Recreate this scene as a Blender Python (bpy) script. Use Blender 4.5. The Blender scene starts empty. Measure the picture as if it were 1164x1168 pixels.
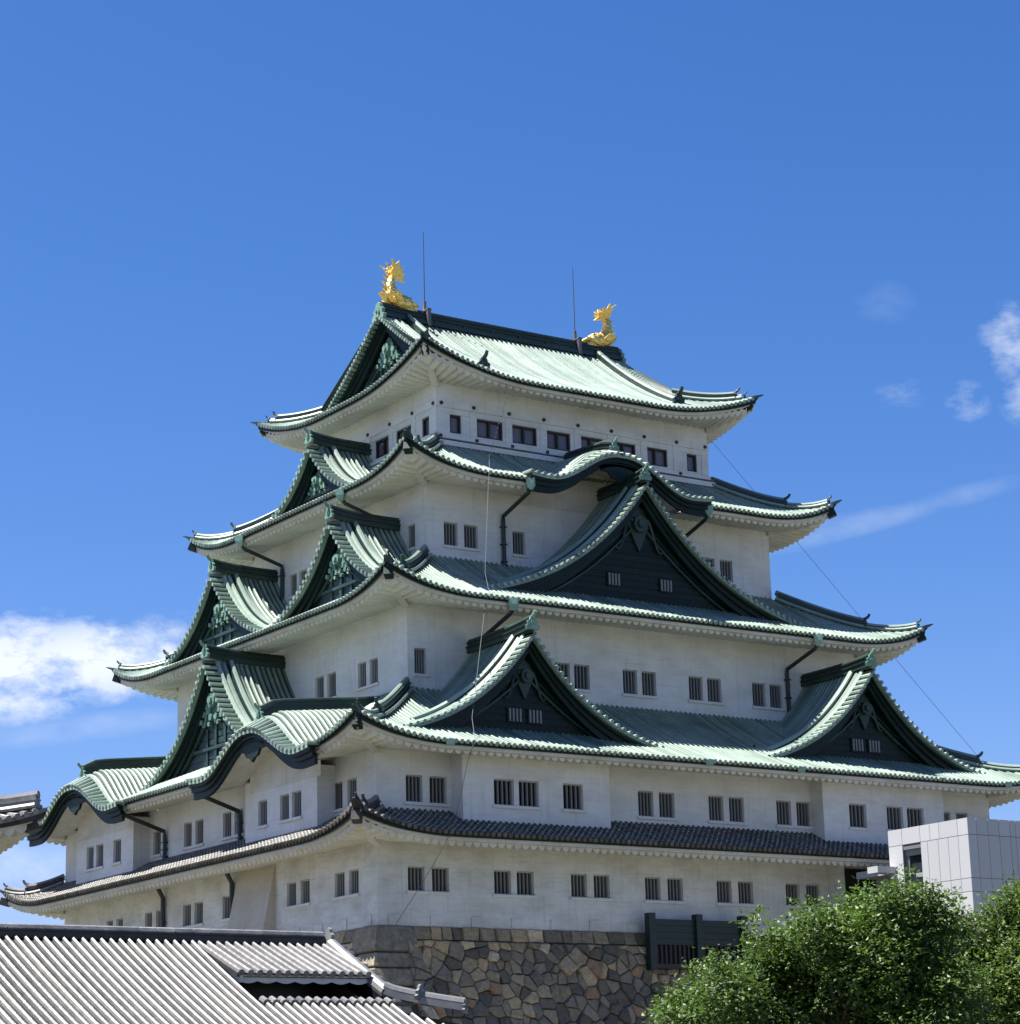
import bpy, bmesh, math, random
from mathutils import Vector, Matrix
random.seed(7)
S = bpy.context.scene
COL = S.collection
R = math.radians
PI = math.pi

# ------------------------------------------------------------------ camera
W, D = 36.44, 32.46                      # the keep's ground plan: x along its right face, y going away along its left face
CAM = Vector((-53.314, -89.088, 1.6)); YAW, PITCH, ROLL = R(34.2513), R(14.8052), R(1.5975); FPX = 2768.05; PY = 571.452
fw = Vector((math.sin(YAW) * math.cos(PITCH), math.cos(YAW) * math.cos(PITCH), math.sin(PITCH)))
r0 = Vector((math.cos(YAW), -math.sin(YAW), 0)); u0 = r0.cross(fw)
rr = r0 * math.cos(ROLL) - u0 * math.sin(ROLL); uu = r0 * math.sin(ROLL) + u0 * math.cos(ROLL)
cam = bpy.data.cameras.new("camera"); co = bpy.data.objects.new("camera", cam); COL.objects.link(co)
co.matrix_world = Matrix(((rr.x, uu.x, -fw.x, CAM.x), (rr.y, uu.y, -fw.y, CAM.y), (rr.z, uu.z, -fw.z, CAM.z), (0, 0, 0, 1)))
cam.sensor_fit = 'HORIZONTAL'; cam.sensor_width = 36; cam.lens = FPX / 1164 * 36
cam.shift_y = (PY - 584) / 1164
cam.clip_start = 0.5; cam.clip_end = 20000
S.camera = co

# ------------------------------------------------------------------ sun, sky, exposure
SUNV = Vector((-0.40, 0.25, 1)).normalized()
sun = bpy.data.lights.new("sun", 'SUN'); so = bpy.data.objects.new("sun", sun); COL.objects.link(so)
sun.energy = 5.0; sun.angle = R(0.5); sun.color = (1, 0.965, 0.91)
so.rotation_euler = SUNV.to_track_quat('Z', 'Y').to_euler()
S.view_settings.view_transform = 'Standard'; S.view_settings.look = 'None'; S.view_settings.gamma = 1
S.view_settings.exposure = 1.42

def ray(px, py):
    a2 = (px - 582) / FPX; b2 = (PY - py) / FPX
    return (fw + a2 * rr + b2 * uu).normalized()

world = bpy.data.worlds.new("World"); S.world = world; world.use_nodes = True
wn = world.node_tree.nodes; wl = world.node_tree.links; wn.clear()
def WN(t, **k):
    n = wn.new(t)
    for a, b in k.items(): setattr(n, a, b)
    return n
wout = WN('ShaderNodeOutputWorld')
sky = WN('ShaderNodeTexSky', sky_type='NISHITA', sun_disc=False, sun_elevation=math.asin(SUNV.z), sun_rotation=math.atan2(SUNV.x, SUNV.y),
         altitude=0, air_density=.90, dust_density=0.6, ozone_density=3.2)
hs = WN('ShaderNodeHueSaturation'); hs.inputs['Saturation'].default_value = 1.31; hs.inputs['Hue'].default_value = 0.497
bg = WN('ShaderNodeBackground'); bg.inputs[1].default_value = 0.052
tint = WN('ShaderNodeMix', data_type='RGBA', blend_type='MULTIPLY'); tint.inputs[0].default_value = 1; tint.inputs[7].default_value = (1.13, .97, 1.19, 1)
wl.new(sky.outputs[0], hs.inputs['Color']); wl.new(hs.outputs[0], tint.inputs[6]); wl.new(tint.outputs[2], bg.inputs[0])
tc = WN('ShaderNodeTexCoord')
def wmath(op, a, b=None, clamp=False):
    n = WN('ShaderNodeMath', operation=op, use_clamp=clamp)
    for i, v in enumerate((a, b)):
        if v is None: continue
        if isinstance(v, (int, float)): n.inputs[i].default_value = v
        else: wl.new(v, n.inputs[i])
    return n.outputs[0]
def wdot(v):
    n = WN('ShaderNodeVectorMath', operation='DOT_PRODUCT'); wl.new(tc.outputs['Generated'], n.inputs[0]); n.inputs[1].default_value = v
    return n.outputs['Value']
def wnoise(scale, detail, rough, stretch=(1, 1, 1), off=0):
    mp = WN('ShaderNodeMapping'); mp.inputs['Scale'].default_value = stretch; mp.inputs['Location'].default_value = (off, off * .7, off * .3)
    wl.new(tc.outputs['Generated'], mp.inputs[0])
    n = WN('ShaderNodeTexNoise'); n.inputs['Scale'].default_value = scale; n.inputs['Detail'].default_value = detail; n.inputs['Roughness'].default_value = rough
    wl.new(mp.outputs[0], n.inputs['Vector']); return n.outputs['Fac']
up = Vector((0, 0, 1))
total = None
# clouds sit at bearings in the sky: (bearing pixel, half width, half height in radians, tilt, density, noise scale, floor)
for i, (px, py, hw, hh, tilt, dens, nsc, lo, gain) in enumerate([
        (100, 755, .062, .019, .08, 1.0, 44, .40, 4.2), (5, 760, .05, .026, 0, 1.0, 40, .37, 4.2), (150, 735, .05, .012, .15, .7, 60, .42, 2.8),
        (1160, 390, .016, .018, .3, .7, 60, .40, 2.6), (1186, 445, .018, .020, .2, .6, 60, .40, 2.6), (1028, 448, .012, .008, 0, .22, 90, .42, 2.2),
        (1010, 345, .014, .010, 0, .08, 80, .36, 2.0), (1105, 460, .010, .010, 0, .4, 90, .40, 2.5),
        (1000, 592, .075, .0055, .20, .26, 40, .32, 1.7), (900, 612, .03, .006, .22, .2, 40, .3, 1.8),
        (80, 832, .060, .0065, .12, .26, 40, .32, 1.8), (30, 990, .06, .02, 0, .5, 40, .36, 2)]):
    c = ray(px, py); a = up.cross(c).normalized() * -1; b = c.cross(a) * -1
    if b.z < 0: b = -b
    a2 = a * math.cos(tilt) + b * math.sin(tilt); b2 = b * math.cos(tilt) - a * math.sin(tilt)
    x = wmath('DIVIDE', wdot(a2), hw); y = wmath('DIVIDE', wdot(b2), hh)
    d2 = wmath('ADD', wmath('MULTIPLY', x, x), wmath('MULTIPLY', y, y))
    m = wmath('SUBTRACT', 1.0, d2, True)
    front = wmath('GREATER_THAN', wdot(c), 0.5)
    nz = wmath('MULTIPLY', wmath('SUBTRACT', wmath('ADD', wnoise(nsc, 10, .62, (1, 1, 1.8), i * 3.1), wmath('MULTIPLY', m, .22)), lo + .12), gain, True)
    sm = wmath('MULTIPLY', wmath('MULTIPLY', wmath('POWER', m, .6), nz), front)
    k = wmath('MULTIPLY', sm, dens)
    total = k if total is None else wmath('MAXIMUM', total, k)
cbg = WN('ShaderNodeBackground'); cbg.inputs[0].default_value = (.80, .86, .95, 1); cbg.inputs[1].default_value = .44
mx = WN('ShaderNodeMixShader'); wl.new(total, mx.inputs[0]); wl.new(bg.outputs[0], mx.inputs[1]); wl.new(cbg.outputs[0], mx.inputs[2])
wl.new(mx.outputs[0], wout.inputs[0])

# ------------------------------------------------------------------ materials
class NT:
    def __init__(s, name):
        s.m = bpy.data.materials.new(name); s.m.use_nodes = True; s.n = s.m.node_tree.nodes; s.l = s.m.node_tree.links; s.n.clear()
        s.out = s.n.new('ShaderNodeOutputMaterial'); s.p = s.n.new('ShaderNodeBsdfPrincipled'); s.l.new(s.p.outputs[0], s.out.inputs[0])
        s.tc = s.n.new('ShaderNodeTexCoord')
    def noise(s, scale, detail=4, rough=.55, stretch=(1, 1, 1)):
        mp = s.n.new('ShaderNodeMapping'); mp.inputs['Scale'].default_value = stretch; s.l.new(s.tc.outputs['Object'], mp.inputs[0])
        n = s.n.new('ShaderNodeTexNoise'); n.inputs['Scale'].default_value = scale; n.inputs['Detail'].default_value = detail; n.inputs['Roughness'].default_value = rough
        s.l.new(mp.outputs[0], n.inputs['Vector']); return n.outputs['Fac']
    def ramp(s, fac, stops):
        r = s.n.new('ShaderNodeValToRGB'); e = r.color_ramp.elements
        while len(e) < len(stops): e.new(.5)
        for k, (p, c) in enumerate(stops):
            e[k].position = p; e[k].color = (*c, 1) if len(c) == 3 else c
        s.l.new(fac, r.inputs[0]); return r.outputs[0]
    def mix(s, fac, a, b, mode='MIX'):
        n = s.n.new('ShaderNodeMix'); n.data_type = 'RGBA'; n.blend_type = mode
        if isinstance(fac, (int, float)): n.inputs[0].default_value = fac
        else: s.l.new(fac, n.inputs[0])
        for i, v in ((6, a), (7, b)):
            if isinstance(v, tuple): n.inputs[i].default_value = (*v, 1)
            else: s.l.new(v, n.inputs[i])
        return n.outputs[2]
    def bump(s, h, strength, dist):
        b = s.n.new('ShaderNodeBump'); b.inputs['Strength'].default_value = strength; b.inputs['Distance'].default_value = dist
        s.l.new(h, b.inputs['Height']); s.l.new(b.outputs[0], s.p.inputs['Normal'])
    def set(s, color=None, rough=None, metal=None, spec=None):
        for k, v in (('Base Color', color), ('Roughness', rough), ('Metallic', metal), ('Specular IOR Level', spec)):
            if v is None: continue
            if isinstance(v, tuple): s.p.inputs[k].default_value = (*v, 1)
            elif isinstance(v, (int, float)): s.p.inputs[k].default_value = v
            else: s.l.new(v, s.p.inputs[k])
        return s.m
    def island(s):
        return s.n.new('ShaderNodeNewGeometry').outputs['Random Per Island']

def copper(name, dark, mid, light, rough=.42, spec=.5, wear=.5):
    t = NT(name)
    a = t.noise(.55, 6, .62); b = t.noise(7, 4, .6)
    c = t.ramp(a, [(.30, dark), (.52, mid), (.74, light)])
    c2 = t.mix(t.ramp(b, [(.38, (0, 0, 0)), (.7, (.55, .55, .55))]), c, dark)
    # brown and black run marks, long down the slope
    st = t.noise(1.1, 5, .7, (2.6, 2.6, .35))
    c2 = t.mix(t.ramp(st, [(.55, (0, 0, 0)), (.74, (wear,) * 3)]), c2, tuple(x * k for x, k in zip(dark, (.95, .62, .58))))
    isl = t.ramp(t.island(), [(0, (.58, .60, .58)), (.5, (1, 1, 1)), (1, (1.18, 1.14, 1.12))])
    c3 = t.mix(1.0, c2, isl, 'MULTIPLY')
    t.bump(t.noise(9, 3), .12, .02)
    t.p.inputs['IOR'].default_value = 1.85 if name == 'patina_copper' else 1.5
    return t.set(c3, t.ramp(b, [(.3, (rough - .05,) * 3), (.8, (rough + .10,) * 3)]), 0, spec)
M = {}
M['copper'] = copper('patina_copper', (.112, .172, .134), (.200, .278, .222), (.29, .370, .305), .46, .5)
M['copper_pan'] = copper('shade_dark_copper_pan', (.012, .026, .021), (.028, .052, .042), (.060, .098, .078), .55, .4)  # near-black copper: shade between ribs and verge tiles put into the colour
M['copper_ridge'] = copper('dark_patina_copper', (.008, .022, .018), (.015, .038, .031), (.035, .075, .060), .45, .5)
M['copper_board'] = copper('bargeboard_copper', (.003, .010, .009), (.005, .0155, .0135), (.010, .027, .022), .5, .25)
M['copper_carving'] = copper('pale_patina_carving', (.08, .16, .125), (.16, .28, .22), (.26, .40, .33), .5, .4)
def plaster(name, base, stain, amt=.5):
    t = NT(name)
    a = t.noise(.5, 6, .65, (1, 1, 1.6)); b = t.noise(2.2, 5, .7, (.35, .35, 3.2))
    f = t.ramp(a, [(.42, (0, 0, 0)), (.72, (amt,) * 3)])
    c = t.mix(f, base, stain)
    g = t.ramp(b, [(.50, (0, 0, 0)), (.72, (amt * .75,) * 3)])
    c = t.mix(g, c, stain)
    v = t.noise(1.8, 5, .75, (2.6, 2.6, .16))
    c = t.mix(t.ramp(v, [(.54, (0, 0, 0)), (.74, (amt * .75,) * 3)]), c, tuple(x * .8 for x in stain))
    t.bump(t.noise(9, 4), .18, .02)
    return t.set(c, .8, 0, .25)
M['plaster'] = plaster('white_plaster', (.68, .68, .665), (.47, .455, .42), .6)
M['plaster_low'] = plaster('weathered_plaster', (.66, .655, .63), (.40, .38, .33), .75)
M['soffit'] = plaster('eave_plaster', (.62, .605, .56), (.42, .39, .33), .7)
M['tan'] = plaster('tan_plaster', (.52, .475, .40), (.38, .33, .27), .6)
def tile(name, a_, b_, c_, rough, spec=.5):
    t = NT(name); a = t.noise(3, 5, .65); isl = t.island()
    c = t.ramp(a, [(.3, a_), (.55, b_), (.75, c_)])
    c = t.mix(1.0, c, t.ramp(isl, [(0, (.7, .7, .7)), (.5, (1, 1, 1)), (1, (1.3, 1.27, 1.22))]), 'MULTIPLY')
    t.bump(t.noise(12, 3), .15, .015)
    return t.set(c, rough, 0, spec)
M['tile'] = tile('grey_roof_tile', (.105, .105, .105), (.175, .175, .172), (.28, .28, .27), .42)
M['tile_ridge'] = tile('grey_ridge_tile', (.058, .054, .047), (.10, .093, .08), (.15, .14, .122), .65, .25)
M['tile_mortar'] = tile('tile_joint_mortar', (.20, .20, .195), (.32, .32, .31), (.46, .46, .44), .6)
M['tile_pale'] = tile('silver_roof_tile', (.115, .115, .113), (.165, .163, .158), (.225, .216, .20), .33, .8)
M['tile_pan'] = tile('weathered_pan_tile', (.026, .024, .023), (.046, .050, .046), (.075, .060, .050), .85, .15)
M['tile_dark'] = tile('dark_ridge_tile', (.020, .019, .018), (.038, .036, .034), (.066, .063, .059), .6, .3)
M['wood'] = NT('dark_brown_wood').set((.022, .015, .014), .55)
M['bars'] = NT('grey_window_bars').set((.17, .17, .165), .7)
M['white_bars'] = NT('pale_window_bars').set((.20, .21, .20), .7)
t = NT('dark_room_and_gap'); M['dark'] = t.set((.010, .010, .012), .35, 0, .3)
M['reveal'] = NT('dirty_window_reveal').set((.36, .35, .33), .8)
M['blind'] = NT('window_pane').set((.135, .115, .125), .12, 0, .6)
M['pipe'] = NT('dark_drainpipe').set((.018, .026, .026), .4)
M['hopper'] = copper('pale_copper_hopper', (.16, .30, .24), (.27, .44, .36), (.36, .53, .45), .45)
t = NT('gold_leaf'); M['gold'] = t.set(t.ramp(t.noise(5, 4), [(.3, (.72, .44, .10)), (.6, (.98, .72, .24))]), .40, .72)
vor = t.n.new('ShaderNodeTexVoronoi'); vor.inputs['Scale'].default_value = 7; t.l.new(t.tc.outputs['Object'], vor.inputs['Vector']); t.bump(vor.outputs['Distance'], .8, .06)
M['steel'] = NT('weathered_steel').set((.16, .15, .15), .5, .6)
M['wire'] = NT('pale_wire').set((.13, .13, .13), .7)
M['wire_dark'] = NT('dark_wire').set((.08, .10, .13), .5)
t = NT('base_stone'); isl = t.island()
c = t.ramp(isl, [(0, (.105, .10, .092)), (.2, (.185, .175, .158)), (.40, (.235, .215, .18)), (.56, (.13, .127, .12)), (.70, (.33, .285, .21)), (.82, (.20, .182, .15)), (.91, (.255, .18, .13)), (.95, (.42, .385, .32))])
for e in c.node.color_ramp.elements: pass
c.node.color_ramp.interpolation = 'CONSTANT'
c = t.mix(1.0, c, (1.16, 1.02, .84), 'MULTIPLY'); n1 = t.noise(5.0, 7, .75)
c = t.mix(1.0, c, t.ramp(n1, [(.3, (.72, .72, .72)), (.7, (1.75, 1.68, 1.55))]), 'MULTIPLY')
t.bump(t.noise(4.5, 8, .72), .9, .10); M['stone'] = t.set(c, .85, 0, .3)
t = NT('quoin_stone'); c = t.ramp(t.noise(3.2, 8, .75), [(.3, (.14, .122, .092)), (.55, (.29, .25, .185)), (.75, (.46, .41, .315))])
c = t.mix(1.0, c, t.ramp(t.island(), [(0, (.7, .7, .7)), (1, (1.15, 1.12, 1.05))]), 'MULTIPLY')
t.bump(t.noise(5, 8, .7), .8, .08); M['quoin'] = t.set(c, .85, 0, .3)
M['mortar'] = NT('stone_joint_soil').set((.07, .063, .052), .95)
t = NT('pale_metal_panel'); M['panel'] = t.set(t.mix(1.0, (.42, .425, .44), t.ramp(t.island(), [(0, (.9, .9, .9)), (1, (1.0, 1.0, 1.0))]), 'MULTIPLY'), .45, 0, .4)
M['grey_metal'] = NT('grey_metal').set((.26, .265, .27), .5)
M['seam'] = NT('panel_seam').set((.13, .135, .15), .6)
M['glass'] = NT('dark_glass').set((.02, .026, .03), .06, 0, .7)
t = NT('green_wood'); M['green_wood'] = t.set(t.ramp(t.noise(3, 5, .6, (.3, .3, 6)), [(.3, (.004, .015, .013)), (.7, (.009, .027, .022))]), .5)
def leaf(name, lo, mid, hi):
    t = NT(name)
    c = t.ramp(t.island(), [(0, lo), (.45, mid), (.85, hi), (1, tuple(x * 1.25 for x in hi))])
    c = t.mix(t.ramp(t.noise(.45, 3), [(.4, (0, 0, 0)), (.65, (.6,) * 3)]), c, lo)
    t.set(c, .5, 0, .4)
    tr = t.n.new('ShaderNodeBsdfTranslucent'); t.l.new(t.mix(1.0, c, (1.3, 1.5, .6), 'MULTIPLY'), tr.inputs[0])
    ms = t.n.new('ShaderNodeMixShader'); ms.inputs[0].default_value = .28
    t.l.new(t.p.outputs[0], ms.inputs[1]); t.l.new(tr.outputs[0], ms.inputs[2]); t.l.new(ms.outputs[0], t.out.inputs[0])
    return t.m
M['leaf'] = leaf('green_leaves', (.040, .072, .017), (.078, .130, .030), (.125, .190, .050))
M['leaf_pale'] = leaf('yellow_green_leaves', (.046, .078, .017), (.090, .142, .032), (.145, .205, .055))
t = NT('bark'); M['bark'] = t.set(t.ramp(t.noise(6, 6, .7, (1, 1, .25)), [(.3, (.035, .027, .02)), (.7, (.11, .088, .066))]), .9)
t = NT('gravel_ground'); M['ground'] = t.set(t.ramp(t.noise(.08, 8, .7), [(.3, (.075, .08, .05)), (.7, (.14, .135, .10))]), .95)

# ------------------------------------------------------------------ mesh helpers
class MB:
    def __init__(s): s.v = []; s.f = []; s.mi = []; s.cur = 0
    def add(s, pts, faces):
        o = len(s.v); s.v += [tuple(p) for p in pts]
        for f in faces: s.f.append(tuple(i + o for i in f)); s.mi.append(s.cur)
    def quad(s, a, b, c, d): s.add((a, b, c, d), ((0, 1, 2, 3),))
    def poly(s, pts): s.add(pts, (tuple(range(len(pts))),))
    def box(s, T, u0, u1, w0, w1, z0, z1):
        p = [T(u, w, z) for z in (z0, z1) for (u, w) in ((u0, w0), (u1, w0), (u1, w1), (u0, w1))]
        s.add(p, ((0, 1, 2, 3), (4, 5, 6, 7), (0, 1, 5, 4), (1, 2, 6, 5), (2, 3, 7, 6), (3, 0, 4, 7)))
    def strip(s, A, B):
        n = len(A); s.add(list(A) + list(B), [(i, i + 1, n + i + 1, n + i) for i in range(n - 1)])
    def grid(s, rows):
        n = len(rows[0]); s.add([p for r_ in rows for p in r_], [(j * n + i, j * n + i + 1, (j + 1) * n + i + 1, (j + 1) * n + i) for j in range(len(rows) - 1) for i in range(n - 1)])
    def prism(s, pts, off):                     # polygon extruded along a vector
        n = len(pts); q = [Vector(p) + Vector(off) for p in pts]
        s.add(list(pts) + q, [tuple(range(n)), tuple(range(n, 2 * n))] + [(i, (i + 1) % n, n + (i + 1) % n, n + i) for i in range(n)])
    def sweep(s, path, sec, up=(0, 0, 1), closed=True, caps=True, scale=None):
        path = [Vector(p) for p in path]; up = Vector(up); n = len(sec); pts = []
        for i, p in enumerate(path):
            t = (path[min(i + 1, len(path) - 1)] - path[max(i - 1, 0)]).normalized()
            sd = t.cross(up)
            if sd.length < 1e-4: sd = t.cross(Vector((1, 0, 0)))
            sd.normalize(); un = sd.cross(t)
            k = scale[i] if scale else 1
            pts += [p + sd * a * k + un * b * k for a, b in sec]
        m = n if closed else n - 1
        f = [(i * n + j, i * n + (j + 1) % n, (i + 1) * n + (j + 1) % n, (i + 1) * n + j) for i in range(len(path) - 1) for j in range(m)]
        if caps: f += [tuple(range(n)), tuple(range((len(path) - 1) * n, len(path) * n))]
        s.add(pts, f)
    def build(s, name, mats, parent=None, smooth=False):
        me = bpy.data.meshes.new(name); me.from_pydata(s.v, [], s.f)
        if not isinstance(mats, (list, tuple)): mats = [mats]
        for m in mats: me.materials.append(M[m] if isinstance(m, str) else m)
        if len(mats) > 1: me.polygons.foreach_set('material_index', s.mi)
        bm = bmesh.new(); bm.from_mesh(me); bmesh.ops.recalc_face_normals(bm, faces=bm.faces); bm.to_mesh(me); bm.free()
        if smooth: me.polygons.foreach_set('use_smooth', [True] * len(me.polygons))
        me.update()
        o = bpy.data.objects.new(name, me); COL.objects.link(o)
        if parent: o.parent = parent
        return o
def circ(r, n=8, sq=1.0): return [(r * math.cos(2 * PI * i / n), r * sq * math.sin(2 * PI * i / n)) for i in range(n)]
def rect(w, h, b=0): return [(-w / 2, b), (w / 2, b), (w / 2, b + h), (-w / 2, b + h)]
HALF = lambda r, h=None: [(-r, 0), (-r * .75, (h or r) * .68), (0, (h or r)), (r * .75, (h or r) * .68), (r, 0)]
def tag(o, label=None, cat=None, group=None, kind=None):
    for k, v in (('label', label), ('category', cat), ('group', group), ('kind', kind)):
        if v: o[k] = v
    return o
def empty(name, loc=(0, 0, 0)):
    o = bpy.data.objects.new(name, None); COL.objects.link(o); o.location = loc; o.empty_display_size = .3; return o
def sides(ox, oy, w, d):
    return {'R': (lambda u, q, z: Vector((ox + u, oy - q, z)), w), 'L': (lambda u, q, z: Vector((ox - q, oy + u, z)), d),
            'B': (lambda u, q, z: Vector((ox + u, oy + d + q, z)), w), 'F': (lambda u, q, z: Vector((ox + w + q, oy + u, z)), d)}
SD = sides(0, 0, W, D)
TR, TL = SD['R'][0], SD['L'][0]
lerp = lambda a, b, t: a + (b - a) * t

# ------------------------------------------------------------------ ground
g = MB(); n = 24
g.grid([[(lerp(-9000, 9000, i / n), lerp(-9000, 9000, j / n), 0) for i in range(n + 1)] for j in range(n + 1)])
tag(g.build('ground', 'ground'), kind='structure')

# ------------------------------------------------------------------ skirt roofs
class Tier:
    def __init__(s, w_in, w_out, z_in, z_out, upt, w_wall, c=.28, flat=5.2, pw=2.4, SDx=None, fdrop=.55):
        s.w_in, s.w_out, s.z_in, s.z_out, s.up, s.w_wall, s.c, s.flat, s.pw, s.fdrop = w_in, w_out, z_in, z_out, upt, w_wall, c, flat, pw, fdrop
        s.SD = SDx or SD; s.lift_len = flat
    def half(s, L, t): return L / 2 + lerp(s.w_in, s.w_out, t)
    def lift(s, L, u, t):
        q = 1 - (s.half(L, 1) - abs(u - L / 2)) / s.lift_len
        return s.up * max(0, q) ** s.pw * t ** 1.6
    def z(s, L, u, t): return lerp(s.z_in, s.z_out, (1 + s.c) * t - s.c * t * t) + s.lift(L, u, t)
    def w(s, t): return lerp(s.w_in, s.w_out, t)
    def tmin(s, L, u):
        a = abs(u - L / 2) - L / 2
        return max(0.0, min(1.0, (a - s.w_in) / (s.w_out - s.w_in)))
def roof_side(mb, tr, side, sp=.30, seg=7, r=.088, gaps=(), tile_steps=0, t_lo=None):
    T, L = tr.SD[side]; h1 = tr.half(L, 1); n = int(2 * h1 / sp); sp = 2 * h1 / n
    cols = [L / 2 - h1 + i * sp for i in range(n + 1)]
    def path(u, tb, k):
        t0 = (t_lo(u, L) if t_lo else tr.tmin(L, u))
        return [T(u, tr.w(lerp(t0, tb, i / k)), tr.z(L, u, lerp(t0, tb, i / k))) for i in range(k + 1)]
    ingap = lambda u: next((g_[2] for g_ in gaps if g_[0] < u < g_[1]), 1.0)
    for i in range(n):
        mb.cur = 0; um = (cols[i] + cols[i + 1]) / 2; tb = ingap(um)
        A, B = path(cols[i], tb, seg), path(cols[i + 1], tb, seg)
        mb.strip(A, B)
        e = Vector((0, 0, -.13))
        if tb == 1: mb.quad(A[-1], B[-1], B[-1] + e, A[-1] + e)
        rp = path(um, tb, tile_steps or seg)
        if (rp[0] - rp[-1]).length < .25: continue
        mb.cur = 1
        rp[-1] = rp[-1] + (rp[-1] - rp[-2]).normalized() * .06
        sc = [1.0 if (q % 2 == 0) else .85 for q in range(len(rp))] if tile_steps else None
        mb.sweep(rp, HALF(r, r * 1.15), scale=sc, closed=True)
        if tile_steps:
            mb.cur = 2
            for q in range(1, len(rp) - 1, 2):
                p_, dd = rp[q], (rp[q + 1] - rp[q - 1]).normalized(); mb.sweep([p_ - dd * .035, p_ + dd * .035], HALF(r * 1.06, r * 1.22))
            mb.cur = 1
        d = (rp[-1] - rp[-2]).normalized()                     # round eave end tile
        if tb == 1: mb.sweep([rp[-1] - d * .05 + Vector((0, 0, .0)), rp[-1] + d * .04], circ(r * 1.22, 8), caps=True)
def eave_side(mb, tr, side, lam=.42, gaps=()):
    """white fascia board, then the scalloped plastered rafters back to the wall"""
    T, L = tr.SD[side]; h1 = tr.half(L, 1) - .10
    n = int(2 * h1 / lam) * 6; du = 2 * h1 / n
    ing = lambda u: any(a < u < b for a, b, *_ in gaps)
    hw = L / 2 + tr.w_wall
    us = [L / 2 - h1 + i * du for i in range(n + 1)]
    F0, F1, F2, G0, G1, rows = [], [], [], [], [], []
    for i, u in enumerate(us):
        ze = tr.z(L, u, 1)
        sc = -.19 * abs(math.sin(PI * i / 6)) ** .8
        F0.append(T(u, tr.w_out - .17, ze - .08)); F1.append(T(u, tr.w_out - .17, ze - .34)); F2.append(T(u, tr.w_out - .32, ze - .35))
        q_ = max(0, 1 - (h1 - abs(u - L / 2)) / 3.0); G0.append(T(u, tr.w_out - .07, ze - .06)); G1.append(T(u, tr.w_out - .09, ze - .20 - .12 * q_))
        row = []
        wmin = max(tr.w_wall, abs(u - L / 2) - L / 2)          # stop at the hip
        for k in (0, .04, .5, 1):
            w = lerp(tr.w_out - .30, wmin, k)
            fr = (tr.w_out - w) / (tr.w_out - tr.w_wall)
            zz = tr.z_out - tr.fdrop + .17 + .42 * fr + tr.lift(L, u, 1) * (1 - fr) ** 1.2
            row.append(T(u, w, zz + sc + (.19 if k == 0 else 0) + (0 if k else .05)))
        rows.append(row)
    for i in range(n):
        if ing((us[i] + us[i + 1]) / 2): continue
        mb.cur = 1; mb.quad(G0[i], G0[i + 1], G1[i + 1], G1[i]); mb.cur = 0
        mb.quad(F0[i], F0[i + 1], F1[i + 1], F1[i]); mb.quad(F1[i], F1[i + 1], F2[i + 1], F2[i])
        mb.strip(rows[i], rows[i + 1])
CORN = {'near': (-1, -1), 'right': (1, -1), 'left': (-1, 1), 'back': (1, 1)}
def hip_path(tr, corner, t0, t1, k=8, dz=0, SDx=None):
    (T, LW), (T2, LD) = tr.SD['R'], tr.SD['L']
    sx, sy = CORN[corner]; o = T(0, 0, 0)
    pts = []
    for i in range(k + 1):
        t = lerp(t0, t1, i / k); w = tr.w(t); tt = min(t, 1.0)
        zz = tr.z(LW, LW / 2 + tr.half(LW, tt), tt) + (max(0, t - 1) * 2.2)
        x = o.x + (-w if sx < 0 else LW + w); y = o.y + (-w if sy < 0 else LD + w)
        pts.append(Vector((x, y, zz + dz)))
    return pts
def ornament(mb, p, fwd, s=1.0, horn=True):
    """demon-face end tile: lobed plate with a bossed disc, shoulders and an upturned horn"""
    f = Vector(fwd); f.z = 0; f.normalize(); sd = Vector((-f.y, f.x, 0)); u = Vector((0, 0, 1)); p = Vector(p)
    out = [(-.52, -.25), (-.60, .0), (-.40, .12), (-.46, .34), (-.26, .46), (-.20, .66), (0, .78), (.20, .66), (.26, .46), (.46, .34), (.40, .12), (.60, 0), (.52, -.25)]
    mb.prism([p + sd * a * s + u * b * s - f * .08 * s for a, b in out], f * .2 * s)
    mb.sweep([p + f * .1 * s + u * .22 * s, p + f * .2 * s + u * .22 * s], circ(.22 * s, 8))
    mb.sweep([p + f * .1 * s + u * .22 * s, p + f * .26 * s + u * .22 * s], circ(.09 * s, 6))
    if horn:
        pa = [p + u * .62 * s - f * .15 * s, p + u * .70 * s + f * .12 * s, p + u * .86 * s + f * .34 * s, p + u * 1.08 * s + f * .46 * s]
        mb.sweep(pa, circ(.15 * s, 8), scale=[1, .95, .85, .7])
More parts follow.
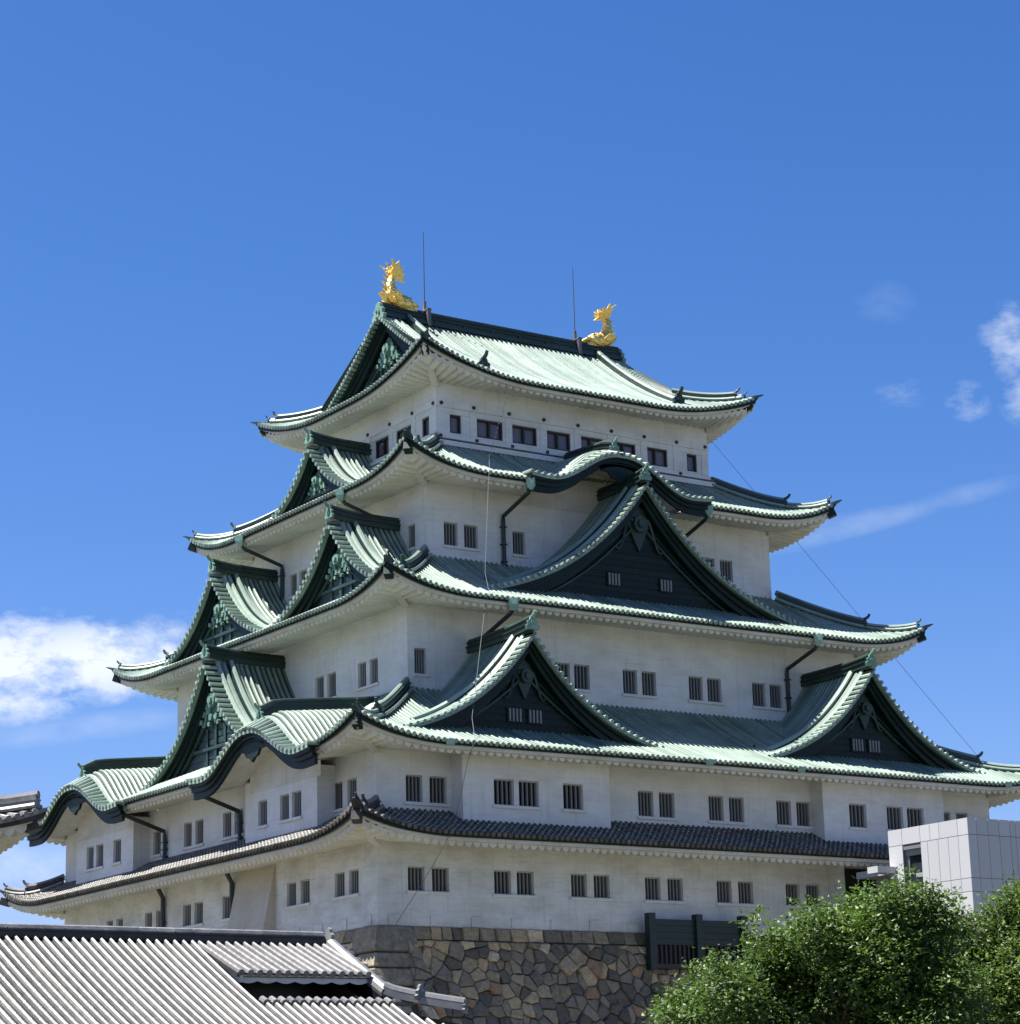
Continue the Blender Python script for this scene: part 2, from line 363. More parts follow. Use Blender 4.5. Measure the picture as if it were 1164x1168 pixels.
def hip(tr, corner, t0, parent, mats=('copper_ridge', 'copper'), split=.60, s=1.0, plain=False, orn=True):
    sx, sy = CORN[corner]; f = Vector((sx, sy, 0)).normalized()
    m = MB()
    def seg(a, b, hgt, wd, roll):
        p = hip_path(tr, corner, a, b, 9, .02)
        m.cur = 0; m.sweep(p, rect(wd, hgt))
        m.sweep([q + Vector((0, 0, hgt * .62)) for q in p], rect(wd + .10, .05))
        m.cur = 1; m.sweep([q + Vector((0, 0, hgt + .02)) for q in p], circ(roll, 8))
        for sgn in (-1, 1):
            sd = Vector((-f.y, f.x, 0)) * (wd / 2 + .11) * sgn
            m.sweep([q + sd + Vector((0, 0, .08)) for q in p], circ(.09, 6))
    seg(t0, split, .44 * s, .36 * s, .14 * s)
    if not plain: seg(split - .01, .93, .24 * s, .28 * s, .12 * s)
    h = m.build('hip_ridge', list(mats), parent)
    e = hip_path(tr, corner, split, .94, 1)
    if orn: o = MB(); ornament(o, e[0] + Vector((0, 0, .18 * s)), f, .60 * s); o.build('end_tile', mats[0], h)
    if not plain:
        o = MB(); ornament(o, e[1] + Vector((0, 0, .12 * s)), f, .40 * s); o.build('end_tile', mats[0], h); o = MB()
        tip = hip_path(tr, corner, .95, 1 + .22 / (tr.w_out - tr.w_in), 4, 0)
        o.sweep([q + Vector((0, 0, .02)) for q in tip], rect(.34, .14, -.10), scale=[1, .95, .85, .6, .25])
        o.build('corner_tile', mats[0], h)
    return h
def corner_rafter(tr, corner, parent, cap='copper_board'):
    f = Vector((*CORN[corner], 0)).normalized()
    a = hip_path(tr, corner, 1 - (tr.w_out - tr.w_wall) / (tr.w_out - tr.w_in), .95, 6, 0)
    pts = [q + Vector((0, 0, lerp(-.25, -.80, i / 6))) for i, q in enumerate(a)]
    zs = tr.z_out - tr.fdrop + .40
    pts = [Vector((q.x, q.y, lerp(zs, a[-1].z - .34, (i / 6) ** 1.5))) for i, q in enumerate(a)]
    m = MB(); m.cur = 0; m.sweep(pts, rect(.34, .42, -.2))
    m.cur = 1; d = (pts[-1] - pts[-2]).normalized(); m.sweep([pts[-1] - d * .25, pts[-1] + d * .22], rect(.38, .40, -.34))
    m.build('corner_rafter', ['soffit', cap], parent)

# ------------------------------------------------------------------ gables
def prof_right(s): return .38 * s + .22 * s * s + .40 * s ** 3                # s=1 apex .. 0 foot
def prof_left(s): return .40 * s + .20 * s * s + .40 * s ** 3
def prof_top(s):
    f = lambda q: .65 * q + .35 * q * q
    q0 = 2.7 / (D / 2 - 7.5); return (f(q0 + (1 - q0) * s) - f(q0)) / (1 - f(q0))
def prof_kara(s):
    t = 1 - s
    return .5 * (1 + math.cos(PI * max(0, min((t - .04) / .74, 1)))) + (.05 * ((t - .78) / .22) ** 1.5 if t > .78 else 0)
def gable(T, uc, hw, za, zf, wf, wb, parent, kara=False, carve='copper_carving', vents=0, ridge_h=.42, tail=.15, roof=True, wt=None, label=None, iw=4.2, dzn=0, hd=1.0):
    pr = prof_kara if kara else (prof_top if not roof else (prof_right if T is TR else prof_left))
    K = 26 if kara else 22
    def hood(w): return 0 if not kara else hd * (.70 * min(1, max(0, (wf - w) / 1.5)) ** .8 + .10 * max(0, wf - w))
    def P(sg, s, w, dz=0):
        dz += hood(w) * pr(s) ** 1.2
        return T(uc + sg * (1 - s) * hw, w, zf + (za - zf) * pr(s) + dz + (dzn * (1 - s) ** 2 if sg < 0 else 0))
    ss = [1 - i / K for i in range(K + 1)]
    m = MB()
    # roof skin and ribs
    if roof:
        for sg in (-1, 1):
            m.cur = 0
            ws = [wf, wf - 1.0, wb]
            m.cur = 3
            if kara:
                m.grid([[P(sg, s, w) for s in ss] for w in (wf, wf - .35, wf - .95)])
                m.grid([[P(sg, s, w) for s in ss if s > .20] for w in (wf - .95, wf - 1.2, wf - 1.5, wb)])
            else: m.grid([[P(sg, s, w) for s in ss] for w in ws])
            m.cur = 0
            m.strip([P(sg, s, wf) for s in ss], [P(sg, s, wf, -.16) for s in ss])
            m.strip([P(sg, s, wf, -.16) for s in ss], [P(sg, s, wf - .9, -.16) for s in ss])
            m.cur = 1
            w0 = wf - (.95 if kara else 2.05); n = max(1, int((w0 - wb) / .30))
            for i in range(n + 1):
                w = w0 - i * .30
                m.sweep([P(sg, s, w) for s in ss if s > .20 or not kara], HALF(.092, .115), up=T(0, 0, 1) - T(0, 0, 0))
            # short verge tiles set across the rake
            Ls = [(P(sg, ss[i], 0) - P(sg, ss[i + 1], 0)).length for i in range(K)]; tot = sum(Ls); nt = int(tot / .37)
            for q in range(nt + 1):
                d = tot * q / nt; i = 0
                while i < K - 1 and d > Ls[i]: d -= Ls[i]; i += 1
                s = lerp(ss[i], ss[i + 1], min(1, d / Ls[i]))
                a = P(sg, s, wf + .08, .02); b = P(sg, s, wf - (.75 if kara else .62), .03)
                m.sweep([a, b], circ(.104, 7))
            # rolls following the rake
            m.cur = 1
            for w, r_ in (((wf - .86, .10),) if kara else ((wf - .78, .14), (wf - 1.10, .13))):
                m.sweep([P(sg, s, w, .05) for s in ss[:-1]], circ(r_, 7))
            if not kara:
                cut = [s for s in ss if s >= .10]
                m.cur = 2; m.sweep([P(sg, s, wf - 1.48) for s in cut], rect(.40, .20), up=(0, 0, 1))
                m.cur = 1; m.sweep([P(sg, s, wf - 1.48, .25) for s in cut], circ(.16, 7))
                m.sweep([P(sg, s, wf - 1.80, .05) for s in cut], circ(.10, 6))
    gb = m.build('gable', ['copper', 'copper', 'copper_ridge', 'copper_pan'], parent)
    if label: gb['label'] = label
    if roof and not kara:
        for sg in (-1, 1):
            om = MB(); a = P(sg, .09, wf - 1.48, .10); b = P(sg, .03, wf - 1.48, .10)
            ornament(om, a, b - a, .52); om.build('rake_end_tile', 'copper_ridge', gb)
    # bargeboards: a thick board with a stepped lower moulding
    b = MB(); bh = .48 if kara else .60; bo = .20 if kara else .34
    for sg in (-1, 1):
        up_ = [P(sg, s, wf - .10, -.14) for s in ss]
        for (w0, w1, d0, d1) in ((wf - bo, wf - bo - .18, -.12, -.14 - bh * .55), (wf - bo - .12, wf - bo - .28, -.14 - bh * .50, -.16 - bh), (wf - bo + .12, wf - bo - .02, -.10, -.24)):
            hh = lambda s, d: d * (1.0 if not kara else lerp(.85, 1.35, 1 - s)) * (1 + (.0 if kara else .35 * (1 - s)))
            A = [P(sg, s, w0, d0 - hood(w0) * pr(s) ** 1.2) for s in ss]; cl = lambda p: p if kara else Vector((p.x, p.y, max(p.z, zf - .42)))
            B = [cl(P(sg, s, w0, hh(s, d1) - hood(w0) * pr(s) ** 1.2)) for s in ss]
            A2 = [P(sg, s, w1, d0 - hood(w1) * pr(s) ** 1.2) for s in ss]; B2 = [cl(P(sg, s, w1, hh(s, d1) - hood(w1) * pr(s) ** 1.2)) for s in ss]
            b.strip(A, B); b.strip(A2, B2); b.strip(B, B2); b.quad(A[-1], B[-1], B2[-1], A2[-1])
    b.build('bargeboard', 'copper_board', gb)
    if kara:
        # soffit boards and white infill under the arch
        ty = MB(); wt_ = wf - 1.5 if wt is None else wt
        sc_ = [s for s in ss if (1 - s) * hw <= iw]
        A = [P(sg, s, wt_, -.22 - hood(wt_) * pr(s) ** 1.2) for sg, lst in ((-1, sc_[::-1]), (1, sc_[1:])) for s in lst]
        B = [Vector((p.x, p.y, zf - .75)) for p in A]
        ty.strip(A, B)
        for sg in (-1, 1):
            ty.strip([P(sg, s, wf - .58, -.42 - hood(wf - .58) * pr(s) ** 1.2) for s in ss if s > .2], [P(sg, s, wt_, -.24 - hood(wt_) * pr(s) ** 1.2) for s in ss if s > .2])
        ty.build('arch_infill', 'soffit', gb)
        pe = MB()                                                # hanging board at the crown of the arch
        cz = za - .62
        prf = [(-1.25, .02), (-1.0, -.22), (-.62, -.26), (-.45, -.52), (-.18, -.60), (0, -.78), (.18, -.60), (.45, -.52), (.62, -.26), (1.0, -.22), (1.25, .02), (.6, .14), (0, .2), (-.6, .14)]
        q0 = T(0, wf - .22, 0) - T(0, wf - .36, 0)
        pe.prism([T(uc + a * 1.15, wf - .46, cz + c_) for a, c_ in prf], q0)
        pe.build('pendant', 'copper_board', gb)
    else:
        ty = MB(); wt_ = wf - (.80 if carve == 'copper_carving' else 1.0)
        A = [P(sg, s, wt_, -.25) for sg, lst in ((-1, ss[::-1]), (1, ss[1:])) for s in lst]
        B = [Vector((p.x, p.y, min(zf - .45, p.z))) for p in A]
        ty.strip(A, B)
        # horizontal boards
        z = zf + .15
        while z < za - 1.2:
            sroot = next((k / 60 for k in range(61) if pr(k / 60) >= (z + .40 - zf) / (za - zf)), 1); uw = (1 - sroot) * hw - .1
            if uw < .3: break
            ty.box(T, uc - uw, uc + uw, wt_, wt_ + .035, z, z + .26); z += .33
        ty.build('tympanum', 'copper_ridge' if carve == 'copper_carving' else 'copper_board', gb)
        fr = MB()                                               # inner rake mouldings and sill beam
        def Q(sg, q, w, dz):                                    # an inner smaller copy of the rake line
            s = q; return T(uc + sg * (1 - s) * hw * .60, w, zf + .25 + (za - 1.75 - zf - .25) * (.62 * s + .38 * s * s) + dz)
        for sg in (-1, 1):
            L_ = [Q(sg, s, wt_ + .08, 0) for s in ss]
            fr.sweep(L_, rect(.09, .12), up=T(0, 1, 0) - T(0, 0, 0))
            L2 = [Q(sg, s, wt_ + .05, .36) for s in ss]
            fr.sweep(L2, rect(.05, .08), up=T(0, 1, 0) - T(0, 0, 0))
        fr.box(T, uc - hw * .80, uc + hw * .80, wt_, wt_ + .22, zf - .12, zf + .10)
        fr.build('rake_moulding', 'copper_pan' if carve == 'copper_carving' else 'copper_ridge', gb)
        if vents:
            gap = 1.0 if vents == 2 else 2.6
            for k in ((-1, 1)):
                v = MB(); c0 = uc + k * gap * (.55 if vents == 2 else .62); z0 = zf + (.85 if vents == 2 else 1.1)
                v.cur = 0; v.box(T, c0 - .40, c0 + .40, wt_, wt_ + .10, z0 - .06, z0 + .64)
                v.cur = 1
                for q in range(4): v.box(T, c0 - .33 + q * .19, c0 - .24 + q * .19, wt_ + .05, wt_ + .16, z0, z0 + .58)
                v.build('vent', ['copper_board', 'white_bars'], gb)
        # carved pendant: crest disc with leafy scrolls
        pe = MB(); zc = za - 1.5; f = T(0, 1, 0) - T(0, 0, 0); k_ = min(1.25, (za - zf) / 5.2)
        def disc(du, dz, r_, th=.16, n=10): pe.sweep([T(uc + du, wt_ + .10, zc + dz), T(uc + du, wt_ + .10 + th, zc + dz)], circ(r_, n))
        disc(0, -.35 * k_, .36 * k_, .3); disc(0, -.35 * k_, .17 * k_, .4)
        rg = random.Random(int(abs(uc * 10)))
        for sg in (-1, 1):
            for (du, dz, r_) in () if carve != 'copper_carving' else ((.42, -.15, .2), (.72, -.5, .22), (.46, -.78, .2), (1.02, -.86, .18), (.22, -1.12, .17), (.8, -1.12, .16), (1.3, -1.2, .15), (.42, -1.42, .12)):
                disc(sg * du * k_, dz * k_, r_ * k_, .12 + .1 * rg.random(), 7)
            arc = [T(uc + sg * k_ * (.25 + .95 * a), wt_ + .16, zc + k_ * (-.2 - 1.1 * a + .35 * math.sin(a * 6))) for a in [i / 10 for i in range(11)]]
            pe.sweep(arc, circ(.10 * k_, 6), scale=[1 - .05 * i for i in range(11)])
        pe.prism([T(uc + a * k_, wt_ + .06, zc + c_ * k_) for a, c_ in ((-.35, .25), (-.55, -.3), (-.3, -.9), (0, -1.5), (.3, -.9), (.55, -.3), (.35, .25), (0, .5))], f * .1)
        pe.build('pendant', carve if carve == 'copper_carving' else 'copper_ridge', gb)
        if carve == 'copper_carving':                            # king post and grid behind the carving
            gr = MB()
            gr.box(T, uc - .12, uc + .12, wt_, wt_ + .12, zf, za - 2.4)
            for sg in (-1, 1):
                gr.box(T, uc + sg * .95 - .10, uc + sg * .95 + .10, wt_, wt_ + .10, zf, zf + (za - zf) * .42)
            gr.box(T, uc - hw * .42, uc + hw * .42, wt_, wt_ + .16, zf + (za - zf) * .22, zf + (za - zf) * .22 + .16)
            gr.build('gable_strut', 'copper_ridge', gb)
    # ridge
    if roof:
        rd = MB(); N = 10
        wr = wf - (.75 if kara else .12); path = [T(uc, lerp(wr, wb, i / N), za + .02 + hood(lerp(wr, wb, i / N)) + (0 if kara else .22) * (1 - i / N) ** 3) for i in range(N + 1)]
        rd.cur = 0; rd.sweep(path, rect(.42, ridge_h * .55)); rd.sweep([p + Vector((0, 0, ridge_h * .55)) for p in path], rect(.54, .06))
        rd.sweep([p + Vector((0, 0, ridge_h * .55 + .07)) for p in path], rect(.34, ridge_h * .38)); rd.sweep([p + Vector((0, 0, ridge_h * .93 + .07)) for p in path], rect(.46, .05))
        rd.cur = 1; rd.sweep([p + Vector((0, 0, ridge_h + .14)) for p in path], circ(.13, 8))
        ro = rd.build('ridge', ['copper_ridge', 'copper_ridge'], gb)
        om = MB(); ornament(om, path[0] + Vector((0, 0, .14)), T(0, 1, 0) - T(0, 0, 0), .62 if not kara else .60)
        om.build('ridge_end_tile', 'copper_carving', gb)
    return gb

# ------------------------------------------------------------------ walls with window openings
def wall_face(mb, T, ua, ub, w, za, zb, wins, depth=.30, inner=1):
    """plaster sheet with real openings; wins = [(u0,u1,z0,z1)]"""
    us = sorted({ua, ub, *[x for a, b, *_ in wins for x in (a, b)]}); zs = sorted({za, zb, *[x for _, _, a, b in wins for x in (a, b)]})
    for i in range(len(us) - 1):
        for j in range(len(zs) - 1):
            uc, zc = (us[i] + us[i + 1]) / 2, (zs[j] + zs[j + 1]) / 2
            if any(a < uc < b and c_ < zc < d for a, b, c_, d in wins): continue
            mb.quad(T(us[i], w, zs[j]), T(us[i + 1], w, zs[j]), T(us[i + 1], w, zs[j + 1]), T(us[i], w, zs[j + 1]))
    for a, b, c_, d in wins:
        A = [T(a, w, c_), T(b, w, c_), T(b, w, d), T(a, w, d)]; B = [T(a, w - depth, c_), T(b, w - depth, c_), T(b, w - depth, d), T(a, w - depth, d)]
        for k in range(4): mb.quad(A[k], A[(k + 1) % 4], B[(k + 1) % 4], B[k])
def barred_window(T, a, b, w, z0, z1, parent, sill=None):
    m = MB(); m.cur = 0                                          # dark pane behind a dull frame
    m.quad(*[T(u, w - .285, z) for u, z in ((a, z0), (b, z0), (b, z1), (a, z1))])
    m.cur = 1; fr = .055
    m.box(T, a, a + fr, w - .28, w - .10, z0, z1); m.box(T, b - fr, b, w - .28, w - .10, z0, z1)
    m.box(T, a + fr, b - fr, w - .28, w - .10, z1 - fr, z1); m.box(T, a + fr, b - fr, w - .28, w - .10, z0, z0 + fr)
    o = m.build('window', ['dark', 'reveal'], parent)
    bm_ = MB(); n = 3
    for k in range(n):
        c = lerp(a + fr, b - fr, (k + 1) / (n + 1)); bm_.box(T, c - .038, c + .038, w - .24, w - .13, z0 + fr, z1 - fr)
    bm_.build('bars', 'bars', o)
    if sill:
        s = MB(); s.box(T, sill[0] - .10, sill[1] + .10, w, w + .10, z0 - .13, z0 - .005); s.build('sill', 'plaster', o)
    return o

castle = empty('castle_keep', (W / 2, D / 2, 10.6))
tag(castle, 'five storey white castle keep with tiered green copper roofs and many gables', 'castle')
root = castle
def fixparent(o):                                               # keep world geometry while parented to an offset empty
    o.matrix_parent_inverse = Matrix.Translation(-Vector(root.location))
class _P: pass
_build = MB.build
def build(s, name, mats, parent=None, smooth=False):
    o = _build(s, name, mats, parent, smooth)
    if parent is not None and parent.type == 'EMPTY': o.matrix_parent_inverse = Matrix.Translation(-Vector(parent.location))
    return o
MB.build = build

R1 = [(1.52, 2.36), (2.74, 3.60), (5.95, 6.84), (7.15, 8.06), (10.08, 10.95), (11.33, 12.22), (14.22, 15.1), (15.51, 16.4), (18.4, 19.28), (19.68, 20.58), (22.58, 23.46), (23.86, 24.74)]
R2 = [(1.49, 2.34), (2.70, 3.58), (14.02, 14.89), (15.23, 16.13), (18.16, 19.03), (19.38, 20.28), (22.29, 23.2), (23.54, 24.43), (32.9, 33.7), (34.1, 34.9)]
R2B = [[(5.45, 6.51), (6.77, 7.84), (9.16, 10.25)], [(26.1, 27.2), (28.54, 29.6), (29.88, 31.0)]]
R3 = [(4.76, 5.42), (12.66, 13.54), (13.80, 14.7), (16.71, 17.57), (17.87, 18.74), (20.78, 21.66), (21.95, 22.84), (24.85, 25.72), (25.99, 26.83)]
R4 = [(8.45, 9.24), (9.62, 10.42), (12.48, 13.24), (24.45, 25.25), (25.62, 26.45)]
L1 = [(1.57, 2.39), (2.77, 3.63), (5.86, 6.69), (7.1, 7.96), (13.34, 14.24), (16.27, 17.17), (17.54, 18.42), (20.6, 21.4), (21.83, 22.64), (25.2, 26), (26.4, 27.2)]
L2 = [(1.66, 2.46), (2.88, 3.75), (12.22, 13.05), (13.37, 14.23), (16.27, 17.13), (17.52, 18.36), (20.93, 21.78)]
L2B = [[(4.93, 5.79), (6.06, 6.91), (8.11, 8.96)], [(23.58, 24.47), (25.69, 26.55), (26.87, 27.72)]]
L3 = [(7.05, 7.80), (8.13, 8.89), (10.98, 11.83), (12.17, 13.02)]
L4 = [(8.38, 9.14), (19.17, 19.96), (20.25, 21.02)]
def pairs(ws):
    out = []; i = 0
    while i < len(ws):
        if i + 1 < len(ws) and ws[i + 1][0] - ws[i][1] < .62: out.append((ws[i], ws[i + 1])); i += 2
        else: out.append((ws[i],)); i += 1
    return out
def storey(z0, z1, inset, wr, wl_, zr, mat, seals=None):
    m = MB()
    a = inset
    wall_face(m, TR, a, W - a, -a, z0, z1, [(p, q, *zr) for p, q in wr])
    wall_face(m, TL, a, D - a, -a, z0, z1, [(p, q, *zr) for p, q in wl_])
    for s_ in 'BF':
        T, L = SD[s_]; m.quad(T(a, -a, z0), T(L - a, -a, z0), T(L - a, -a, z1), T(a, -a, z1))
    o = m.build('wall', mat, castle)
    for T, ws in ((TR, wr), (TL, wl_)):
        for pr_ in pairs(ws):
            for k, (p, q) in enumerate(pr_):
                barred_window(T, p, q, -a, *zr, castle, (pr_[0][0], pr_[-1][1]) if k == 0 else None)
    return o
w1 = storey(10.62, 15.3, 0, R1, L1, (12.11, 13.17), 'plaster_low')
DOOR = (25.35, 27.85, 12.0, 14.02)
w2 = storey(15.3, 19.4, 0, R2, L2, (15.93, 17.12), 'plaster')
w3 = storey(21.2, 26.9, 4.39, R3, L3, (22.58, 23.80), 'plaster')
w4 = storey(28.3, 33.8, 7.40, R4, L4, (29.75, 30.93), 'plaster')

# bays on the second storey
def bay(T, ua, ub, w, z0, z1, wins, zr, arch=None):
    m = MB(); wall_face(m, T, ua, ub, w, z0, z1, [(p, q, *zr) for p, q in wins])
    for u in (ua, ub): m.quad(T(u, 0, z0), T(u, w, z0), T(u, w, z1), T(u, 0, z1))
    m.box(T, ua - .04, ub + .04, w + .002, w + .05, z0 + .02, z0 + .16)
    o = m.build('bay', 'plaster', castle)
    for pr_ in pairs(wins):
        for k, (p, q) in enumerate(pr_): barred_window(T, p, q, w, *zr, castle, (pr_[0][0], pr_[-1][1]) if k == 0 else None)
bay(TR, 3.82, 11.74, .91, 14.75, 18.35, R2B[0], (15.89, 17.05)); bay(TR, 24.45, 32.37, .91, 14.75, 18.35, R2B[1], (15.89, 17.05))
bay(TL, 3.52, 10.21, .92, 14.7, 17.9, L2B[0], (15.80, 16.96)); bay(TL, 22.15, 29.0, .92, 14.7, 17.9, L2B[1], (15.80, 16.96))

# small stone-drop hatches along the foot of the wall
for T, L, uend in ((TR, W, 26), (TL, D, 9)):
    u = .5
    while u < uend:
        m = MB(); m.box(T, u, u + .62, .002, .05, 10.66, 11.10); m.build('wall_hatch', 'plaster_low', castle); u += 2.1
# sloping tan wedge low on the left face
m = MB(); ua, ub = 9.0, 12.6
pf = [(0, 14.1), (.04, 14.1), (.75, 10.75), (0, 10.75)]
m.prism([TL(ua, w, z) for w, z in pf], TL(ub, 0, 0) - TL(ua, 0, 0)); m.build('tan_wedge', 'tan', castle)
# recessed doorway on the first storey near the lift tower
m = MB(); m.cur = 0
m.box(TR, 25.2, 25.55, 0, .9, 11.9, 14.0); m.box(TR, 28.3, 28.6, 0, .9, 11.9, 14.0); m.box(TR, 25.2, 28.6, .0, .9, 14.002, 14.25)
m.cur = 1; m.box(TR, 25.551, 28.299, .02, .1, 11.9, 14.0); m.build('entrance_porch', ['plaster_low', 'dark'], castle)

# ------------------------------------------------------------------ the five roofs
T1 = Tier(-.02, 2.5, 15.58, 14.38, .95, 0, c=.15, fdrop=.60)
T2 = Tier(-4.41, 2.5, 21.88, 18.30, 1.05, 0, fdrop=.55)
T3 = Tier(-7.42, -1.72, 29.12, 25.98, 1.15, -4.39)
T4 = Tier(-9.57, -4.77, 35.62, 32.92, 1.25, -7.40)
T5 = Tier(-D / 2, -7.5, 44.5, 38.92, 1.50, -9.55, c=.35, flat=7.2, pw=2.2)
KC_R4, KH_R4 = 17.3, 5.6
KC_L2, KH_L2 = (6.45, 25.6), 5.7
gapR4 = [(KC_R4 - KH_R4 + 1.35, KC_R4 + KH_R4 - 1.35, .55)]
gapL2 = [(c - KH_L2 + 1.4, c + KH_L2 - 1.4, .60) for c in KC_L2]
def tier_roof(tr, mats, gaps={}, sp=.30, steps=0, cap='copper_board', t0=.03, hm=('copper_ridge', 'copper')):
    m = MB()
    for s_ in 'RLBF':
        roof_side(m, tr, s_, sp, gaps=gaps.get(s_, ()), tile_steps=steps)
    o = m.build('roof', list(mats), castle)
    e = MB()
    for s_ in 'RLBF': eave_side(e, tr, s_, gaps=gaps.get(s_, ()))
    e.build('eave', ['soffit', 'copper_board'], o)
    for cn in CORN:
        hip(tr, cn, t0, o, hm); corner_rafter(tr, cn, o, cap)
    return o
rf1 = tier_roof(T1, ('tile_dark', 'tile_ridge', 'tile_mortar'), steps=16, cap='tile_dark', hm=('tile_dark', 'tile'))
rf1['label'] = 'grey tiled pent roof between the two lowest storeys'
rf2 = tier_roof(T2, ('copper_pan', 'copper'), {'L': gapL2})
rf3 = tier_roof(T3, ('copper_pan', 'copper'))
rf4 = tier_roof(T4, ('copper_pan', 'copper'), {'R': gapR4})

# top hip-and-gable roof
XV = 10.2                                                       # verge plane of the top gables (inset)
tv = lambda inset: (-inset + D / 2) / (-7.5 + D / 2)
m = MB()
def tlo_main(u, L):
    a = abs(u - L / 2) - L / 2                                  # = w at the hip
    return 0.0 if a <= -XV else max(0, (a + D / 2) / (D / 2 - 7.5))
def tlo_skirt(u, L):
    a = abs(u - L / 2) - L / 2
    return max(tv(11.2), (a + D / 2) / (D / 2 - 7.5))
for s_ in 'RB': roof_side(m, T5, s_, .30, seg=9, t_lo=tlo_main)
for s_ in 'LF': roof_side(m, T5, s_, .30, seg=4, t_lo=tlo_skirt)
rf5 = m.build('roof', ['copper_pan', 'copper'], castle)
e = MB()
for s_ in 'RLBF': eave_side(e, T5, s_)
e.build('eave', ['soffit', 'copper_board'], rf5)
for cn in CORN: hip(T5, cn, tv(10.8), rf5, split=.90, s=.9); corner_rafter(T5, cn, rf5)
# verge tiles, rake rolls and descending ridges of the top roof
for (Ts, sg) in ((TR, 1), (SD['B'][0], 1)):
    for e_ in (0, 1):
        m = MB(); om = MB()
        ux = (lambda d: XV + d) if e_ == 0 else (lambda d: W - XV - d)
        zz = lambda t: lerp(44.5, 38.92, 1.35 * t - .35 * t * t)
        ww = lambda t: lerp(-D / 2, -7.5, t)
        ts = [i / 20 * tv(10.0) for i in range(21)]
        nt = 27
        m.cur = 1
        for q in range(nt):
            t_ = (q + .5) / nt * tv(10.1); m.sweep([Ts(ux(-.12), ww(t_), zz(t_) + .05), Ts(ux(.62), ww(t_), zz(t_) + .05)], circ(.105, 7))
        for d_ in (.80, 1.12): m.sweep([Ts(ux(d_), ww(t_), zz(t_) + .06) for t_ in ts], circ(.13, 7))
        m.cur = 2; tcut = [t_ for t_ in [i / 20 * .84 for i in range(21)]]
        m.sweep([Ts(ux(1.75), ww(t_), zz(t_)) for t_ in tcut], rect(.44, .36)); m.cur = 1
        m.sweep([Ts(ux(1.75), ww(t_), zz(t_) + .40) for t_ in tcut], circ(.16, 7))
        a, b_ = Ts(ux(1.75), ww(.85), zz(.85) + .2), Ts(ux(1.75), ww(.9), zz(.9) + .2)
        ornament(om, a, b_ - a, .8)
        m.build('rake_ridge', ['copper', 'copper', 'copper_ridge'], rf5); om.build('rake_end_tile', 'copper_ridge', rf5)
zfoot = lerp(44.5, 38.92, 1.35 * tv(10.2) - .35 * tv(10.2) ** 2)
for Ts in (TL, SD['F'][0]):
    gable(Ts, D / 2, D / 2 - XV, 44.5, zfoot, -XV, -12, castle, roof=False, label='carved gable end under the golden roof fish')
# main ridge
rd = MB(); xa, xb = 10.35, W - 10.35
pth = [Vector((lerp(xa, xb, i / 16), D / 2, 44.35 + .10 * (2 * i / 16 - 1) ** 4)) for i in range(17)]
for (w_, h_, b_) in ((.85, .18, 0), (.62, .18, .18), (.76, .05, .36), (.5, .16, .41), (.64, .05, .57), (.42, .08, .62)): rd.sweep(pth, rect(w_, h_, b_))
rd.sweep([p + Vector((0, 0, .76)) for p in pth], circ(.13, 8))
for i in range(8):
    x = lerp(xa + 1.5, xb - 1.5, i / 7); rd.box(lambda u, w, z: Vector((u, D / 2 + w, z)), x - .09, x + .09, -.37, .37, 44.55, 44.70)
rdo = rd.build('ridge', 'copper_ridge', castle); rdo['label'] = 'long dark green main ridge at the very top'
for x, d_ in ((xa - .05, -1), (xb + .05, 1)):
    om = MB(); ornament(om, (x, D / 2, 44.5), (d_, 0, 0), 1.0, False); om.build('ridge_end_tile', 'copper_carving', rdo)

# ------------------------------------------------------------------ dormer gables and arched gables
gable(TR, 7.85, 7.0, 23.75, 19.0, .88, -4.5, castle, carve='copper_board', vents=2)
gable(TR, 28.3, 7.1, 23.80, 19.0, .88, -4.5, castle, carve='copper_board', vents=2)
gable(TR, 17.95, 9.45, 33.1, 26.85, -3.42, -7.5, castle, carve='copper_board', vents=3)
gable(TL, D / 2, 4.75, 36.6, 33.35, -5.82, -9.6, castle)
gable(TL, 9.95, 5.75, 30.85, 26.75, -3.40, -7.5, castle)
gable(TL, 22.5, 5.75, 30.85, 26.75, -3.45, -7.5, castle)
gable(TL, D / 2, 6.55, 24.8, 19.35, .08, -4.5, castle)
gable(TR, KC_R4, KH_R4, 34.75, 33.10, -4.42, -9.3, castle, kara=True, wt=-7.37, iw=4.4, hd=.55)
for c in KC_L2: gable(TL, c, KH_L2, 19.70, 18.12, 2.92, -4.3, castle, kara=True, wt=.93, iw=3.4, dzn=.10 if c < 10 else 0)

